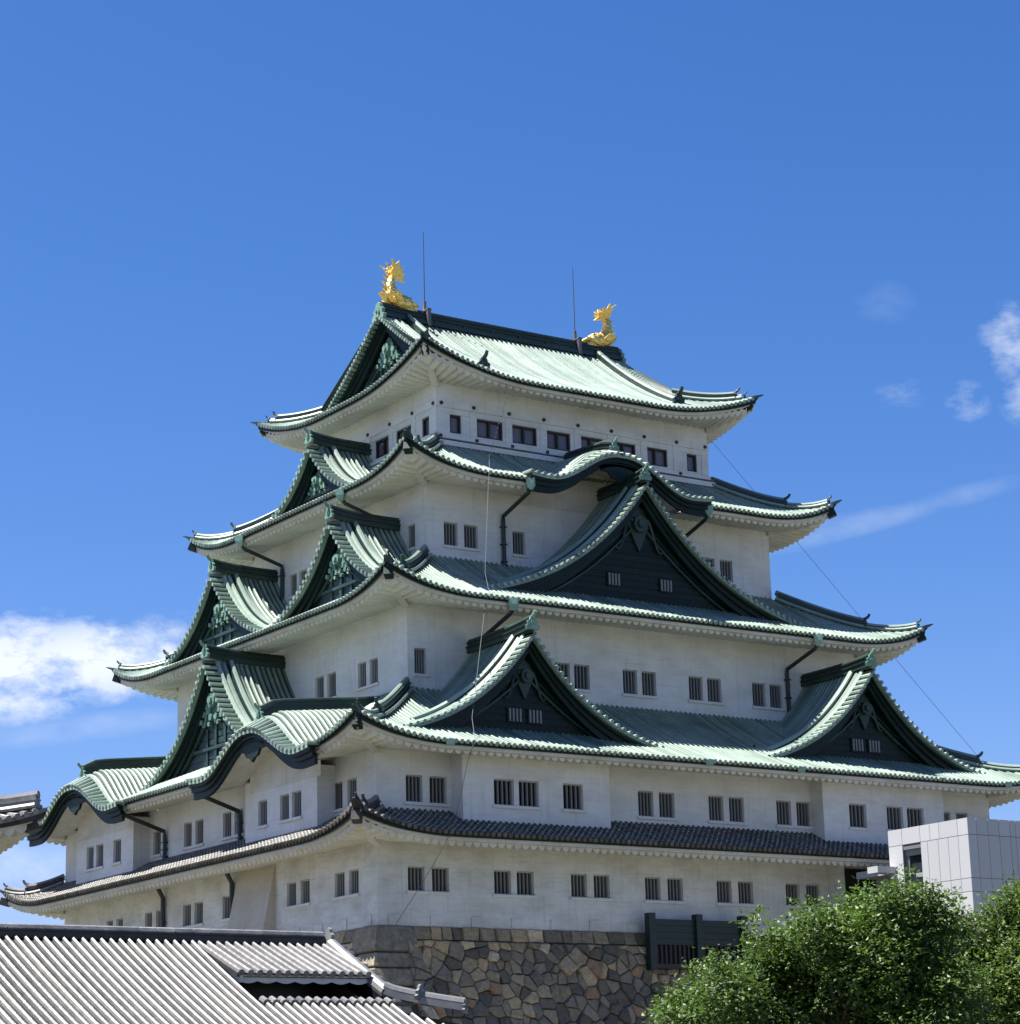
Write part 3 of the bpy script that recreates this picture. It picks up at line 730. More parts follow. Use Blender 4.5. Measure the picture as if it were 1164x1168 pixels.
# ------------------------------------------------------------------ top storey: posts, rails, wide windows
m = MB(); a = 9.55; k5 = 2.1211
def w5(L, n):
    out = [(a + .76, a + 1.44)]
    for i in range(n): c = a + (1.5 + i) * k5; out.append((c - .79, c + .79))
    return out + [(L - a - 1.44, L - a - .76)]
wr5, wl5 = w5(W, 6), w5(D, 4)
for T, L, ws in ((TR, W, wr5), (TL, D, wl5), (SD['B'][0], W, []), (SD['F'][0], D, [])):
    wall_face(m, T, a, L - a, -a, 35.3, 39.9, [(p, q, 36.27, 37.24) for p, q in ws], .22)
m.build('wall', 'plaster', castle)
for T, L, ws in ((TR, W, wr5), (TL, D, wl5)):
    for p, q in ws:
        b = MB(); b.quad(*[T(u, -a - .20, z) for u, z in ((p, 36.27), (q, 36.27), (q, 37.24), (p, 37.24))])
        wo = b.build('window', 'blind', castle); fr = MB(); f_ = .09
        fr.box(T, p, p + f_, -a - .19, -a - .06, 36.27, 37.24); fr.box(T, q - f_, q, -a - .19, -a - .06, 36.27, 37.24)
        fr.box(T, p + f_, q - f_, -a - .19, -a - .06, 37.24 - f_, 37.24); fr.box(T, p + f_, q - f_, -a - .19, -a - .06, 36.27, 36.27 + f_)
        if q - p > 1: fr.box(T, (p + q) / 2 - .055, (p + q) / 2 + .055, -a - .185, -a - .05, 36.27 + f_, 37.24 - f_)
        fr.build('frame', 'wood', wo)
m = MB()
for T, L in ((TR, W), (TL, D)):
    n_ = round((L - 2 * a) / k5)
    m.box(T, a - .06, L - a + .06, -a + .004, -a + .07, 37.56, 37.94)
    m.box(T, a - .02, L - a + .02, -a + .003, -a + .05, 37.26, 37.34)
    for i in range(n_ + 1):
        c = lerp(a, L - a, i / n_); p0, p1 = (c - .20, c + .20) if 0 < i < n_ else ((c, c + .45) if i == 0 else (c - .45, c))
        m.box(T, p0, p1, -a + .002, -a + .04, 36.10, 37.555)
        cn = min(max(c, a + .22), L - a - .22)
        nl = MB(); nl.sweep([T(cn, -a + .07, 37.75), T(cn, -a + .13, 37.75)], circ(.10, 8)); nl.build('nail_cover', 'wood', castle)
        nl = MB(); nl.box(T, c - .08, c + .08, -a + .30, -a + .36, 35.88, 36.02); nl.build('rail_cap', 'wood', castle)
    m.box(T, a - .36, L - a + .36, -a + .002, -a + .40, 35.46, 35.72); m.box(T, a - .28, L - a + .28, -a + .001, -a + .30, 35.86, 36.05); m.cur = 1; m.box(T, a - .1, L - a + .1, -a + .003, -a + .10, 35.725, 35.855); m.cur = 0  # dark strip between the two rails paints the shade of their gap
m.build('rail', ['plaster', 'dark'], castle)

# ------------------------------------------------------------------ drainpipes
def drain(T, tr, u, zb, w_wall, uh=None, hop=True):
    uh = u if uh is None else uh
    L = SD['R'][1] if T is TR else SD['L'][1]
    ze = tr.z(L, uh, 1)
    p = MB(); q = [T(uh, tr.w_out - .02, ze - .45), T(uh, tr.w_out - .25, ze - .68), T(u, w_wall + .16, ze - 1.35), T(u, w_wall + .14, ze - 1.6), T(u, w_wall + .14, zb)]
    p.sweep(q, circ(.105, 8), up=T(1, 0, 0) - T(0, 0, 0))
    if not hop: p = MB(); p.sweep([T(u, w_wall + .45, ze - .2), T(u, w_wall + .16, ze - .7), T(u, w_wall + .14, zb)], circ(.12, 8), up=T(1, 0, 0) - T(0, 0, 0))
    for k in range(3):
        z = lerp(ze - 1.9, zb + .3, k / 2); p.box(T, u - .14, u + .14, w_wall, w_wall + .27, z - .03, z + .03)
    o = p.build('drainpipe', 'pipe', castle)
    if not hop: return
    h = MB(); h.sweep([T(uh, tr.w_out + .02, ze - .02), T(uh, tr.w_out + .02, ze - .30), T(uh, tr.w_out - .03, ze - .58)], circ(.30, 4), up=T(1, 0, 0) - T(0, 0, 0), scale=[1, .95, .5])
    h.build('hopper', 'hopper', o)
drain(TR, T4, 11.85, 28.95, -7.4); drain(TR, T4, 22.9, 29.6, -7.4)
drain(TR, T3, 8.55, 22.3, -4.39); drain(TR, T3, 27.1, 21.9, -4.39)
drain(TL, T4, 11.0, 30.3, -7.4); drain(TL, T4, 21.6, 27.9, -7.4)
drain(TL, T2, 12.25, 15.4, 0); drain(TL, T2, 20.2, 15.4, 0)
drain(TL, T1, 13.0, 10.8, 0, hop=False); drain(TL, T1, 20.3, 10.8, 0, hop=False)
for T, tr, L, us in ((TR, T2, W, (2.2, 16.3, 21.8, 35.4)), (TL, T3, D, (18.0,))):
    for u in us:
        m = MB(); ze = tr.z(L, u, 1); m.sweep([T(u, tr.w_out + .04, ze + .02), T(u, tr.w_out + .04, ze - .22)], circ(.26, 4), scale=[1, .8]); m.build('eave_spout', 'hopper', castle)

# ------------------------------------------------------------------ golden fish and rods on the ridge
def fish(name, x, inward, label):
    root_ = empty(name, (x, D / 2, 45.10)); tag(root_, label, 'roof ornament', 'golden fish on the main ridge')
    P = lambda a_, z, y=0: Vector((x + inward * a_ * .84, D / 2 + y * .82, 45.10 + z * .90))
    b = MB()
    pts = [(1.35, .30), (1.12, .36), (.80, .42), (.40, .46), (.02, .58), (-.22, .92), (-.30, 1.35), (-.24, 1.75), (-.06, 2.05), (.10, 2.2)]
    rad = [.15, .34, .44, .46, .45, .39, .31, .24, .17, .10]
    path = []; rs = []
    for i in range(len(pts) - 1):
        for q in range(4):
            k = q / 4; path.append(P(lerp(pts[i][0], pts[i + 1][0], k), lerp(pts[i][1], pts[i + 1][1], k))); rs.append(lerp(rad[i], rad[i + 1], k) * (1.0 if q % 2 else .93))
    b.sweep(path, circ(1, 14, .95), up=(0, 1, 0), scale=rs)
    b.build('body', 'gold', root_, True)
    j = MB()
    j.prism([P(a_, z, -.26) for a_, z in ((1.75, .30), (1.5, .50), (1.1, .62), (.9, .3), (1.2, .22))], (0, .52, 0))
    j.prism([P(a_, z, -.24) for a_, z in ((1.62, .02), (1.35, .16), (.9, .18), (.6, -.02), (1.1, -.08))], (0, .48, 0))
    j.build('jaws', 'gold', root_)
    t_ = MB()
    for sgn in (-1, 0, 1):
        sp = [(-.10, 1.85), (-.40, 2.2), (-.36, 2.42), (-.60, 2.85), (-.24, 2.60), (-.06, 2.80), (.06, 2.46), (.38, 2.58), (.32, 2.28), (.66, 2.18), (.46, 2.04), (.76, 1.78), (.40, 1.84), (.10, 1.90)]
        t_.prism([P(a_, z, sgn * (.10 + .75 * max(0, z - 1.95)) - .05) for a_, z in sp], (0, .10, 0))
    t_.build('tail_fin', 'gold', root_)
    d = MB()
    for q in range(7):
        k = (q + .5) / 7; i = int(14 + k * 18); c = path[i]; tg = (path[i + 1] - path[i - 1]).normalized(); nn = Vector((tg.z, 0, -tg.x))
        if nn.x * inward > 0: nn = -nn
        d.prism([c + nn * rs[i] * .9 + tg * .13, c + nn * (rs[i] + .28) + tg * .06, c + nn * rs[i] * .9 - tg * .13], (0, .07, 0))
    d.build('dorsal_fin', 'gold', root_)
    for sgn in (-1, 1):
        f = MB(); f.prism([P(.42, .40, sgn * .40), P(.05, .80, sgn * .72), P(-.35, .92, sgn * .80), P(-.22, .66, sgn * .74), P(-.55, .62, sgn * .74), P(-.28, .42, sgn * .62), P(-.1, .30, sgn * .48)], (0, .06 * sgn, 0)); f.build('pectoral_fin', 'gold', root_)
        e = MB(); e.sweep([P(1.0, .62, sgn * .20), P(1.0, .68, sgn * .36)], circ(.11, 8)); e.build('eye', 'gold', root_)
    w_ = MB(); w_.prism([P(-.38, .25, -.3), P(-.75, .55, -.34), P(-.98, .92, -.2), P(-.52, .74, -.2), P(-.2, .6, -.2)], (0, .55, 0)); w_.build('belly_fin', 'gold', root_)
    return root_
fish('golden_fish', 11.25, 1, 'golden roof fish above the carved gable, its belly fin over the ridge end')
fish('golden_fish', W - 11.25, -1, 'golden roof fish at the plain ridge end, beside the shorter lightning rod')
def rod(x, h, label):
    o = empty('lightning_rod', (x, D / 2, 45.5)); tag(o, label, 'lightning rod', 'lightning rods on the ridge')
    a_ = MB(); a_.sweep([(x, D / 2, 45.1), (x, D / 2, 45.1 + h * .2), (x, D / 2, 45.1 + h)], circ(.032, 6), scale=[1.4, 1, .7]); a_.build('mast', 'steel', o)
    b = MB(); b.sweep([(x, D / 2, 45.1), (x, D / 2, 45.8)], circ(.10, 8)); b.box(lambda u, w, z: Vector((x + u, D / 2 - w, z)), -.10, .10, .30, .50, 44.3, 45.2); b.box(lambda u, w, z: Vector((x + u, D / 2 - w, z)), -.12, .12, -.30, .50, 45.2, 45.3); b.build('mount', 'steel', o)
rod(13.15, 4.75, 'thin lightning rod nearer the fish above the carved gable'); rod(23.15, 4.5, 'thin lightning rod close beside the fish at the plain ridge end')

# ------------------------------------------------------------------ wires
def wire(name, pts, r_, mat, label, n=10, sag=.0):
    m = MB(); P_ = []
    for i in range(len(pts) - 1):
        for q in range(n):
            k = q / n; p = Vector(pts[i]).lerp(Vector(pts[i + 1]), k); p.z -= sag * 4 * k * (1 - k); P_.append(p)
    P_.append(Vector(pts[-1])); m.sweep(P_, circ(r_, 6)); o = m.build(name, mat); tag(o, label, 'cable')
def on_y(px, py, y): d = ray(px, py); return CAM + d * ((y - CAM.y) / d.y)
wire('cable', [(12.55, 7.35, 38.45), (10.2, 5.9, 34.1), (9.35, 4.62, 32.98), (9.2, 4.5, 32.5), (7.6, 2.6, 27.3), (7.15, 1.62, 26.1), (6.9, 1.6, 25.5), (4.2, -1.2, 19.6), (3.4, -2.62, 18.4), (3.0, -2.62, 17.4), (2.2, -2.62, 14.5), (1.6, -1.5, 12.7), (.75, -.25, 10.7), (1.3, -1.2, 8.6), (1.5, -2.2, 6.2)], .012, 'wire', 'pale cable running down the eaves and over the stone base near the corner', sag=.02)
wire('cable', [(37.13, 22, 43.05), (57.92, 22, 24.71)], .013, 'wire_dark', 'thin dark cable slanting past the eave tips against the blue sky')

# ------------------------------------------------------------------ stone base
SB = MB(); ZT = 10.64
def wb(z): return (ZT - z) * .24 + ((ZT - z) / 10.6) ** 2 * 2.2
def voronoi(ulo, uhi, zlo, zhi, step, rnd):
    nu, nz = int((uhi - ulo) / step) + 2, int((zhi - zlo) / step) + 2
    g_ = {(i, j): (ulo + (i + (.5 if j % 2 else 0) + rnd.uniform(-.46, .46)) * step, zlo + (j + rnd.uniform(-.44, .44)) * step) for i in range(-2, nu + 2) for j in range(-2, nz + 2)}
    for kk in [k_ for k_ in g_ if rnd.random() < .20]: del g_[kk]
    for (i, j), p in g_.items():
        poly = [(ulo, zlo), (uhi, zlo), (uhi, zhi), (ulo, zhi)]
        for di in range(-3, 4):
            for dj in range(-3, 4):
                if di == dj == 0 or (i + di, j + dj) not in g_: continue
                q = g_[(i + di, j + dj)]; nx, nz_ = q[0] - p[0], q[1] - p[1]; cc = (q[0] ** 2 + q[1] ** 2 - p[0] ** 2 - p[1] ** 2) / 2
                out = []
                for a_ in range(len(poly)):
                    A, B = poly[a_], poly[(a_ + 1) % len(poly)]; da, db = A[0] * nx + A[1] * nz_ - cc, B[0] * nx + B[1] * nz_ - cc
                    if da <= 0: out.append(A)
                    if da * db < 0: k = da / (da - db); out.append((A[0] + (B[0] - A[0]) * k, A[1] + (B[1] - A[1]) * k))
                poly = out
                if len(poly) < 3: break
            if len(poly) < 3: break
        if len(poly) >= 3: yield poly
rnd = random.Random(3)
def stone(poly, T, depth, inset=.008):
    pts = []
    for a_ in range(len(poly)):                                 # drop near-duplicate corners, add a chipped midpoint
        if math.dist(poly[a_], poly[a_ - 1]) > .06: pts.append(poly[a_])
    if len(pts) < 3: return
    cu, cz_ = sum(p[0] for p in pts) / len(pts), sum(p[1] for p in pts) / len(pts)
    sz = max(math.dist(p, (cu, cz_)) for p in pts)
    if sz < .12: return
    tu, tz = rnd.uniform(-.20, .20), rnd.uniform(-.20, .20)
    ring = []
    for k, p in enumerate(pts):
        q = pts[(k + 1) % len(pts)]; ring.append(p); 
        if math.dist(p, q) > .22:
            for f0 in (.33, .67): ring.append((p[0] + (q[0] - p[0]) * f0 + rnd.uniform(-.025, .025), p[1] + (q[1] - p[1]) * f0 + rnd.uniform(-.025, .025)))
    lev = []
    for f_, dd in ((1 - inset / sz, -.05), (1 - inset / sz - .03, depth * .35), (.88, depth * .85), (.62, depth * 1.05)):
        lev.append([T(cu + (x - cu) * f_, wb(z_ := cz_ + (z - cz_) * f_) + dd + (tu * (x - cu) + tz * (z - cz_)) * (dd > 0), z_) for x, z in ring])
    n_ = len(ring); V = [v for l_ in lev for v in l_]
    F = [(l_ * n_ + k, l_ * n_ + (k + 1) % n_, (l_ + 1) * n_ + (k + 1) % n_, (l_ + 1) * n_ + k) for l_ in range(3) for k in range(n_)] + [tuple(range(3 * n_, 4 * n_))]
    SB.add(V, F)
SB.cur = 1
NOTCH = (13.6, 19.4, 9.2)
for T, ulo, uhi, L in ((TR, -.4, W, W), (TL, -.4, D, D)):
    rows_ = [[T(lerp(-wb(z), L + wb(z), k), wb(z) - .06, z) for k in (0, 1)] for z in [ZT * i / 12 for i in range(13)]]
    SB.grid(rows_)
SB.cur = 1; SB.quad((-.02, -.02, ZT), (W, -.02, ZT), (W, D, ZT), (-.02, D, ZT))
SB.cur = 0
for T, uhi in ((TR, 30.0), (TL, 13.0)):
    for poly in voronoi(1.25, uhi, 3.0, ZT - .62, .50, rnd): stone(poly, T, rnd.uniform(.06, .24))
    u = 1.7                                                     # squared capping course
    while u < uhi:
        w_ = rnd.uniform(.45, .95); stone([(u, ZT - .62 + .02), (u + w_, ZT - .62 + .02), (u + w_, ZT - .01), (u, ZT - .01)], T, rnd.uniform(.06, .12), .02); u += w_
# quoins at the corner, long and short in turn
SB.cur = 2; z = ZT; i = 0
while z > 2.5:
    h = rnd.uniform(.62, 1.05) if i else 1.15; a_, b_ = (rnd.uniform(1.5, 2.1), rnd.uniform(.8, 1.1)) if i % 2 else (rnd.uniform(.9, 1.25), rnd.uniform(1.5, 2.1))
    if i == 0: a_ = 1.75
    z0_, z1_ = z - h + .02, z - .015; jt = rnd.uniform(.08, .16); ch = .06
    def cn(zz, k): w_ = wb(zz) + k; return Vector((-w_, -w_, zz))
    for (T, le) in ((TR, a_), (TL, b_)):
        # bevelled face, chipped edge: outer ring at the joint, inner ring proud of it
        e0, e1 = le + rnd.uniform(-.12, .12), le + rnd.uniform(-.12, .12); zm = (z0_ + z1_) / 2
        outer = [cn(z0_, 0), T(e0, wb(z0_), z0_), T((e0 + e1) / 2 + .06, wb(zm), zm), T(e1, wb(z1_), z1_), cn(z1_, 0)]
        inner = [cn(z0_ + ch, jt), T(e0 - ch, wb(z0_ + ch) + jt * .8, z0_ + ch), T((e0 + e1) / 2 - .02, wb(zm) + jt, zm), T(e1 - ch, wb(z1_ - ch) + jt * .8, z1_ - ch), cn(z1_ - ch, jt)]
        SB.add(outer + inner, [(5, 6, 7, 8, 9)] + [(k, k + 1, k + 6, k + 5) for k in range(4)])
    z -= h; i += 1
sb = SB.build('stone_wall', ['stone', 'mortar', 'quoin']); tag(sb, 'sloping base of fitted grey and tan stones under the white keep', 'stone wall')

# green slatted screen standing in front of the top of the stone base
sc = empty('wooden_screen', (16.4, -.5, 9.2)); tag(sc, 'dark green boarded screen with three posts set into the stone base', 'screen')
def Bx(name, mat, *bs):
    m = MB()
    for b in bs: m.box(TR, *b)
    return m.build(name, mat, sc)
for u in (13.65, 16.35, 19.0): Bx('post', 'green_wood', (u, u + .36, .60, .96, 8.9, 11.45))
for u0_, u1_ in ((14.012, 16.348), (16.712, 18.998)):
    Bx('panel', 'green_wood', *[(u0_, u1_, .70 + .012 * (k % 2), .80, 10.05 + k * .29, 10.05 + (k + 1) * .29 - .012) for k in range(4)])
    Bx('slats', 'wood', *[(lerp(u0_, u1_, (k + .3) / 9), lerp(u0_, u1_, (k + .3) / 9) + .10, .72, .80, 9.2, 10.04) for k in range(9)])
    Bx('backing', 'dark', (u0_, u1_, .40, .55, 8.95, 11.1)); Bx('rail', 'wood', (u0_, u1_, .62, .92, 8.98, 9.19))

# ------------------------------------------------------------------ lift tower
tw = empty('lift_tower', (31.5, -5.3, 0)); tag(tw, 'boxy modern lift tower clad in pale metal panels rising behind the trees', 'tower')
X0, X1, Y0, Y1, ZTW = 24.95, 33.55, -10.0, -4.74, 15.2
def TT(fr_): return (lambda u, w, z: Vector((X0 - w, Y1 - u, z))) if fr_ == 'L' else (lambda u, w, z: Vector((X0 + u, Y0 - w, z)))
c = MB()
c.quad((X0 + .3, Y0 + .05, ZTW - .1), (X1, Y0 + .05, ZTW - .1), (X1, Y1, ZTW - .1), (X0 + .3, Y1, ZTW - .1))
DW0, DW1, DWZ = .94, 2.15, 14.2                                 # opening in the lit face
Tl, Tr_ = TT('L'), TT('R')
lw, rw = Y1 - Y0, X1 - X0
c.box(Tl, 0, DW0, -.3, -.04, 0, ZTW - .05); c.box(Tl, DW1, lw - .04, -.3, -.04, 0, ZTW - .05); c.box(Tl, DW0, DW1, -.3, -.04, DWZ, ZTW - .05)
c.box(Tr_, .3, rw, -.3, -.04, 0, ZTW - .05)
c.quad((X1, Y0, 0), (X1, Y1, 0), (X1, Y1, ZTW), (X1, Y0, ZTW)); c.quad((X0 + .1, Y1, 0), (X1, Y1, 0), (X1, Y1, ZTW), (X0 + .1, Y1, ZTW))
c.build('core', 'seam', tw)
p = MB()
def panel(T, u0_, u1_, z0_, z1_): p.box(T, u0_ + .012, u1_ - .012, -.035, .0, z0_ + .012, z1_ - .012)
for (z0_, z1_) in ((14.44, 15.2),): 
    for a_, b_ in ((0, .94), (.94, 2.15), (2.15, 2.8), (2.8, 3.4), (3.4, 4.6), (4.6, 5.26)): panel(Tl, a_, b_, z0_, z1_)
for z0_, z1_ in ((12.5, 14.44), (11.9, 12.5), (9.9, 11.9), (8, 9.9), (5, 8), (2, 5)):
    for a_, b_ in ((0, .94), (2.15, 2.6), (2.6, 3.3), (3.3, 3.95), (3.95, 4.6), (4.6, 5.26)): panel(Tl, a_, b_, z0_, z1_)
us_ = [0, .55, 1.25, 1.95, 2.65, 3.0, 3.4]
for z0_, z1_ in ((14.44, 15.2), (12.5, 14.44), (11.9, 12.5), (9.9, 11.9), (8, 9.9), (5, 8), (2, 5)):
    for a_, b_ in zip(us_, us_[1:]): panel(Tr_, a_, b_, z0_, z1_)
    if z0_ > 14.2 or z1_ < 11.95: panel(Tr_, 3.4, 5.9, z0_, z1_)
    for a_ in (5.9, 6.6, 7.3, 8.0): panel(Tr_, a_, min(rw, a_ + .7), z0_, z1_)
p.build('cladding', 'panel', tw)
w_ = MB(); w_.box(Tl, DW0, DW1, -.32, -.30, 9, DWZ); w_.build('window', 'glass', tw); w_ = MB(); w_.box(Tr_, 3.45, 5.85, .005, .02, 11.95, 14.4); w_.build('window', 'glass', tw)
w_ = MB(); w_.box(Tl, DW0 + .01, DW1 - .01, -.28, -.16, 13.92, DWZ - .01); w_.box(Tl, DW0 + .01, DW0 + .16, -.29, -.22, 9, 13.91); w_.box(Tl, DW0 + .5, DW1 - .12, -.29, -.27, 12.9, 13.1); w_.build('window_frame', 'grey_metal', tw)
w_ = MB(); w_.box(Tr_, -1.1, .0, -5.6, -4.9, 13.2, 13.5); w_.box(Tr_, 0, 6, -7.6, -5.3, 13.2, 13.5); w_.build('canopy', 'panel', tw)

# ------------------------------------------------------------------ foreground tiled hall (bottom left)
hall = empty('tiled_hall', (-32, -41.5, 0)); tag(hall, 'low hall with silvery ribbed tile roof and raised vent, before the stone base', 'building')
YR, ZR = -38.5, 6.26
def hz(y): d = YR - y; return ZR - (.525 * d - .008 * d * d)
XA, XVG = -27.93, -24.62
pan, ribs_ = MB(), MB()
XL = -46.0; YE = -46.4; sp = .224
n_ = int((XVG - XL) / sp)
def hroof(x, y0_, y1_, k=10): return [Vector((x, lerp(y0_, y1_, i / k), hz(lerp(y0_, y1_, i / k)))) for i in range(k + 1)]
YC = -41.72
for i in range(n_ + 8):
    x = XVG - (i - 7) * sp - .1
    y0_ = YR - .05
    if x > XA + .05: y0_ = YC
    if x > XVG - .05: y0_ = YC - .45 - (x - XVG) * 1.25
    ye = YE
    pan.strip(hroof(x - sp / 2, y0_, ye), hroof(x + sp / 2, y0_, ye))
    q_ = hroof(x, y0_, ye, max(4, int((y0_ - ye) / .28))); pp = []
    for a_, b_ in zip(q_, q_[1:]): pp += [a_, a_.lerp(b_, .96)]
    ribs_.sweep(pp, HALF(.054, .085), scale=[1.03 if k % 2 else .98 for k in range(len(pp))])
    e0 = Vector((x, ye, hz(ye) + .0)); ribs_.sweep([e0, e0 + Vector((0, -.06, -.02))], circ(.085, 8))
    if x > XA + .05 and x < XVG:                                 # upper row of capping tiles below the vent
        c0 = Vector((x, YC + .10, hz(YC) + .09)); ribs_.sweep([c0, c0 + Vector((0, -.22, -.085))], circ(.085, 8))
rp = pan.build('roof', 'tile_pan', hall); ribs_.build('tile_ribs', 'tile_pale', rp)
# back slope, gable end and body
bk = MB(); bk.grid([[(x, 2 * YR - y, hz(y)) for y in [lerp(YR, YE, i / 6) for i in range(7)]] for x in (XL, XVG)]); bk.build('back_roof', 'tile_pan', hall)
bd = MB(); bd.box(lambda u, w, z: Vector((u, w, z)), XL + 1, XVG - .4, YE + 1.2, 2 * YR - YE - 1.2, 0, hz(YE + 1.2) - .25); bd.build('wall', 'plaster', hall)
gv = MB(); gv.poly([(XVG - .5, y, hz(y) - .12) for y in [lerp(YR, YC - .4, i / 6) for i in range(7)]] + [(XVG - .5, 2 * YR - y, hz(y) - .12) for y in [lerp(YC - .4, YR, i / 6) for i in range(7)]]); gv.build('gable_end', 'wood', hall)
# raised vent roof
vr, vrr = MB(), MB()
YV, ZV = -40.72, 5.37
def vz(y): k = (YR - y) / (YR - YV); return lerp(ZR - .02, ZV, k ** .96)
def vpath(x, k=8): return [Vector((x, lerp(YR - .1, YV, i / k), vz(lerp(YR - .1, YV, i / k)))) for i in range(k + 1)]
nv = int((XVG - XA - .1) / sp)
for i in range(nv + 1):
    x = XA + .02 + i * (XVG - XA - .06) / nv
    pp = []
    for a_, b_ in zip(vpath(x, 9), vpath(x, 9)[1:]): pp += [a_, a_.lerp(b_, .96)]
    vrr.sweep(pp, HALF(.054, .085), scale=[1.03 if k % 2 else .98 for k in range(len(pp))]); e0 = vpath(x)[-1]; vrr.sweep([e0 + Vector((0, 0, .02)), e0 + Vector((0, -.05, .0))], circ(.08, 8))
vr.strip(vpath(XA - .06), vpath(XVG)); vr.strip([q + Vector((0, 0, -.09)) for q in vpath(XA - .06)], [q + Vector((0, 0, -.09)) for q in vpath(XVG)])
vr.strip(vpath(XA - .06), [q + Vector((0, 0, -.09)) for q in vpath(XA - .06)])
vo = vr.build('vent_roof', 'tile_dark', hall); vrr.build('tile_ribs', 'tile_pale', vo)
vf = MB()
for i in range(nv * 6):
    xa_, xb_ = [XA + (XVG - XA - .02) * (i + k) / (nv * 6) for k in (0, 1)]; sc_ = [-.05 * abs(math.sin(PI * (i + k) / 12)) for k in (0, 1)]
    vf.quad((xa_, YV + .05, ZV - .03), (xb_, YV + .05, ZV - .03), (xb_, YV + .05, ZV - .17 + sc_[1]), (xa_, YV + .05, ZV - .17 + sc_[0]))
    vf.quad((xb_, YV + .05, ZV - .17 + sc_[1]), (xa_, YV + .05, ZV - .17 + sc_[0]), (xa_, YV + 1.2, ZV + .30 + sc_[0]), (xb_, YV + 1.2, ZV + .30 + sc_[1]))
vf.sweep([q + Vector((.04, 0, -.15)) for q in vpath(XA)], rect(.06, .16, -.06))
vf.box(lambda u, w, z: Vector((u, w, z)), XA + .05, XA + .16, YV + .35, YV + .5, 4.95, 5.3)
vf.build('vent_fascia', 'soffit', vo)
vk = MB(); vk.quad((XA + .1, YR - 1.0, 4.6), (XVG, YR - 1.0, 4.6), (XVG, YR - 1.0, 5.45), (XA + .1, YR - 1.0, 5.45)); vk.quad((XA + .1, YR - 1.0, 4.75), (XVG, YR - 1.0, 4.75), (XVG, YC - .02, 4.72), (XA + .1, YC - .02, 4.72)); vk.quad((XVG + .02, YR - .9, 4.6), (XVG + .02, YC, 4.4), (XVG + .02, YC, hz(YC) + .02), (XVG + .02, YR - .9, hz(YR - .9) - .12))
vk.build('vent_recess', 'dark', vo)  # near-black sheets stand in for the shade under the raised roof
# ridges
rd = MB(); rpts = [Vector((x, YR, ZR)) for x in (XL, XL / 2 + XVG / 2, XVG + .05)]
rd.cur = 0; rd.sweep(rpts, rect(.36, .14, -.05)); rd.sweep(rpts, rect(.30, .04, .10)); 
rd.cur = 1
x = XL
while x < XVG: rd.sweep([(x + .01, YR, ZR + .17), (min(x + .44, XVG + .05), YR, ZR + .17)], circ(.10, 8)); x += .45
rd.build('ridge', ['tile_dark', 'tile'], hall)
kd = MB(); kd.sweep([Vector((XVG + .14, y, hz(y) + .05 + .02)) for y in [lerp(YR - .25, YC + .45, i / 8) for i in range(9)]], circ(.16, 10))
for q in range(10):
    y = lerp(YR - .1, YC + .2, q / 9); kd.sweep([(XVG + .15, y, hz(y) - .02), (XVG + .62, y, hz(y) - .06)], circ(.075, 7))
hp = []
for i in range(11):
    k = i / 10; hp.append(Vector((lerp(XVG + .10, -23.2, k), lerp(YC + .50, -42.5, k), lerp(hz(YC + .50) + .04, 4.50, k ** .75 if k else 0))))
kd.sweep(hp, rect(.24, .14, -.02)); kd.sweep([q + Vector((0, 0, .15)) for q in hp], circ(.115, 8))
kd.build('hip_ridge', 'tile_pale', hall)
for p_, f_, k_ in (((XVG + .22, YR, ZR + .05), (1, 0, 0), .42), (hp[4] + Vector((.02, -.12, .12)), (.5, -1, 0), .34), (hp[-1], (1, -1, 0), .3)):
    om = MB(); ornament(om, p_, f_, k_, False); om.build('end_tile', 'tile', hall)
sk = MB(); sk.grid([[(XVG + .1 + d_, lerp(YC - .3 - d_ * 1.0, 2 * YR - YC + .3 + d_, k), hz(YC - .3) - .05 - .33 * d_) for k in (0, .5, 1)] for d_ in (0, .6, 1.2, 1.6)]); sk.build('side_roof', 'tile_pan', hall)

# ------------------------------------------------------------------ small turret whose eave corner shows at the left edge
turret = empty('small_keep', (-30, -8, 0)); tag(turret, 'eave corner of a smaller white plastered keep with grey tile roof', 'building')
SW, SDp = 14.0, 12.0
SD2 = sides(-24.15 - SW, -13.2, SW, SDp)
ts = Tier(-5.0, 2.4, 14.35, 11.72, .80, 0, c=.25, flat=4.5, pw=2.2, SDx=SD2)
m = MB()
for s_ in 'RLBF': roof_side(m, ts, s_, .30)
ro = m.build('roof', ['tile', 'tile_pale'], turret)
e = MB()
for s_ in 'RLBF': eave_side(e, ts, s_)
e.build('eave', ['soffit', 'tile_dark'], ro)
for cn in CORN: hip(ts, cn, .02, ro, ('tile', 'tile_pale'), split=.97, plain=True, orn=False); corner_rafter(ts, cn, ro, 'tile_dark')
m = MB()
for s_ in 'RLBF':
    T, L = SD2[s_]; m.quad(T(0, 0, 0), T(L, 0, 0), T(L, 0, 12.6), T(0, 0, 12.6))
m.build('wall', 'plaster', turret)
m = MB(); m.sweep([(-24.15 - SW + 5.2, -13.2 + SDp / 2, 14.3), (-24.15 - 5.2, -13.2 + SDp / 2, 14.3)], rect(.6, .8)); m.build('ridge', 'tile', turret)

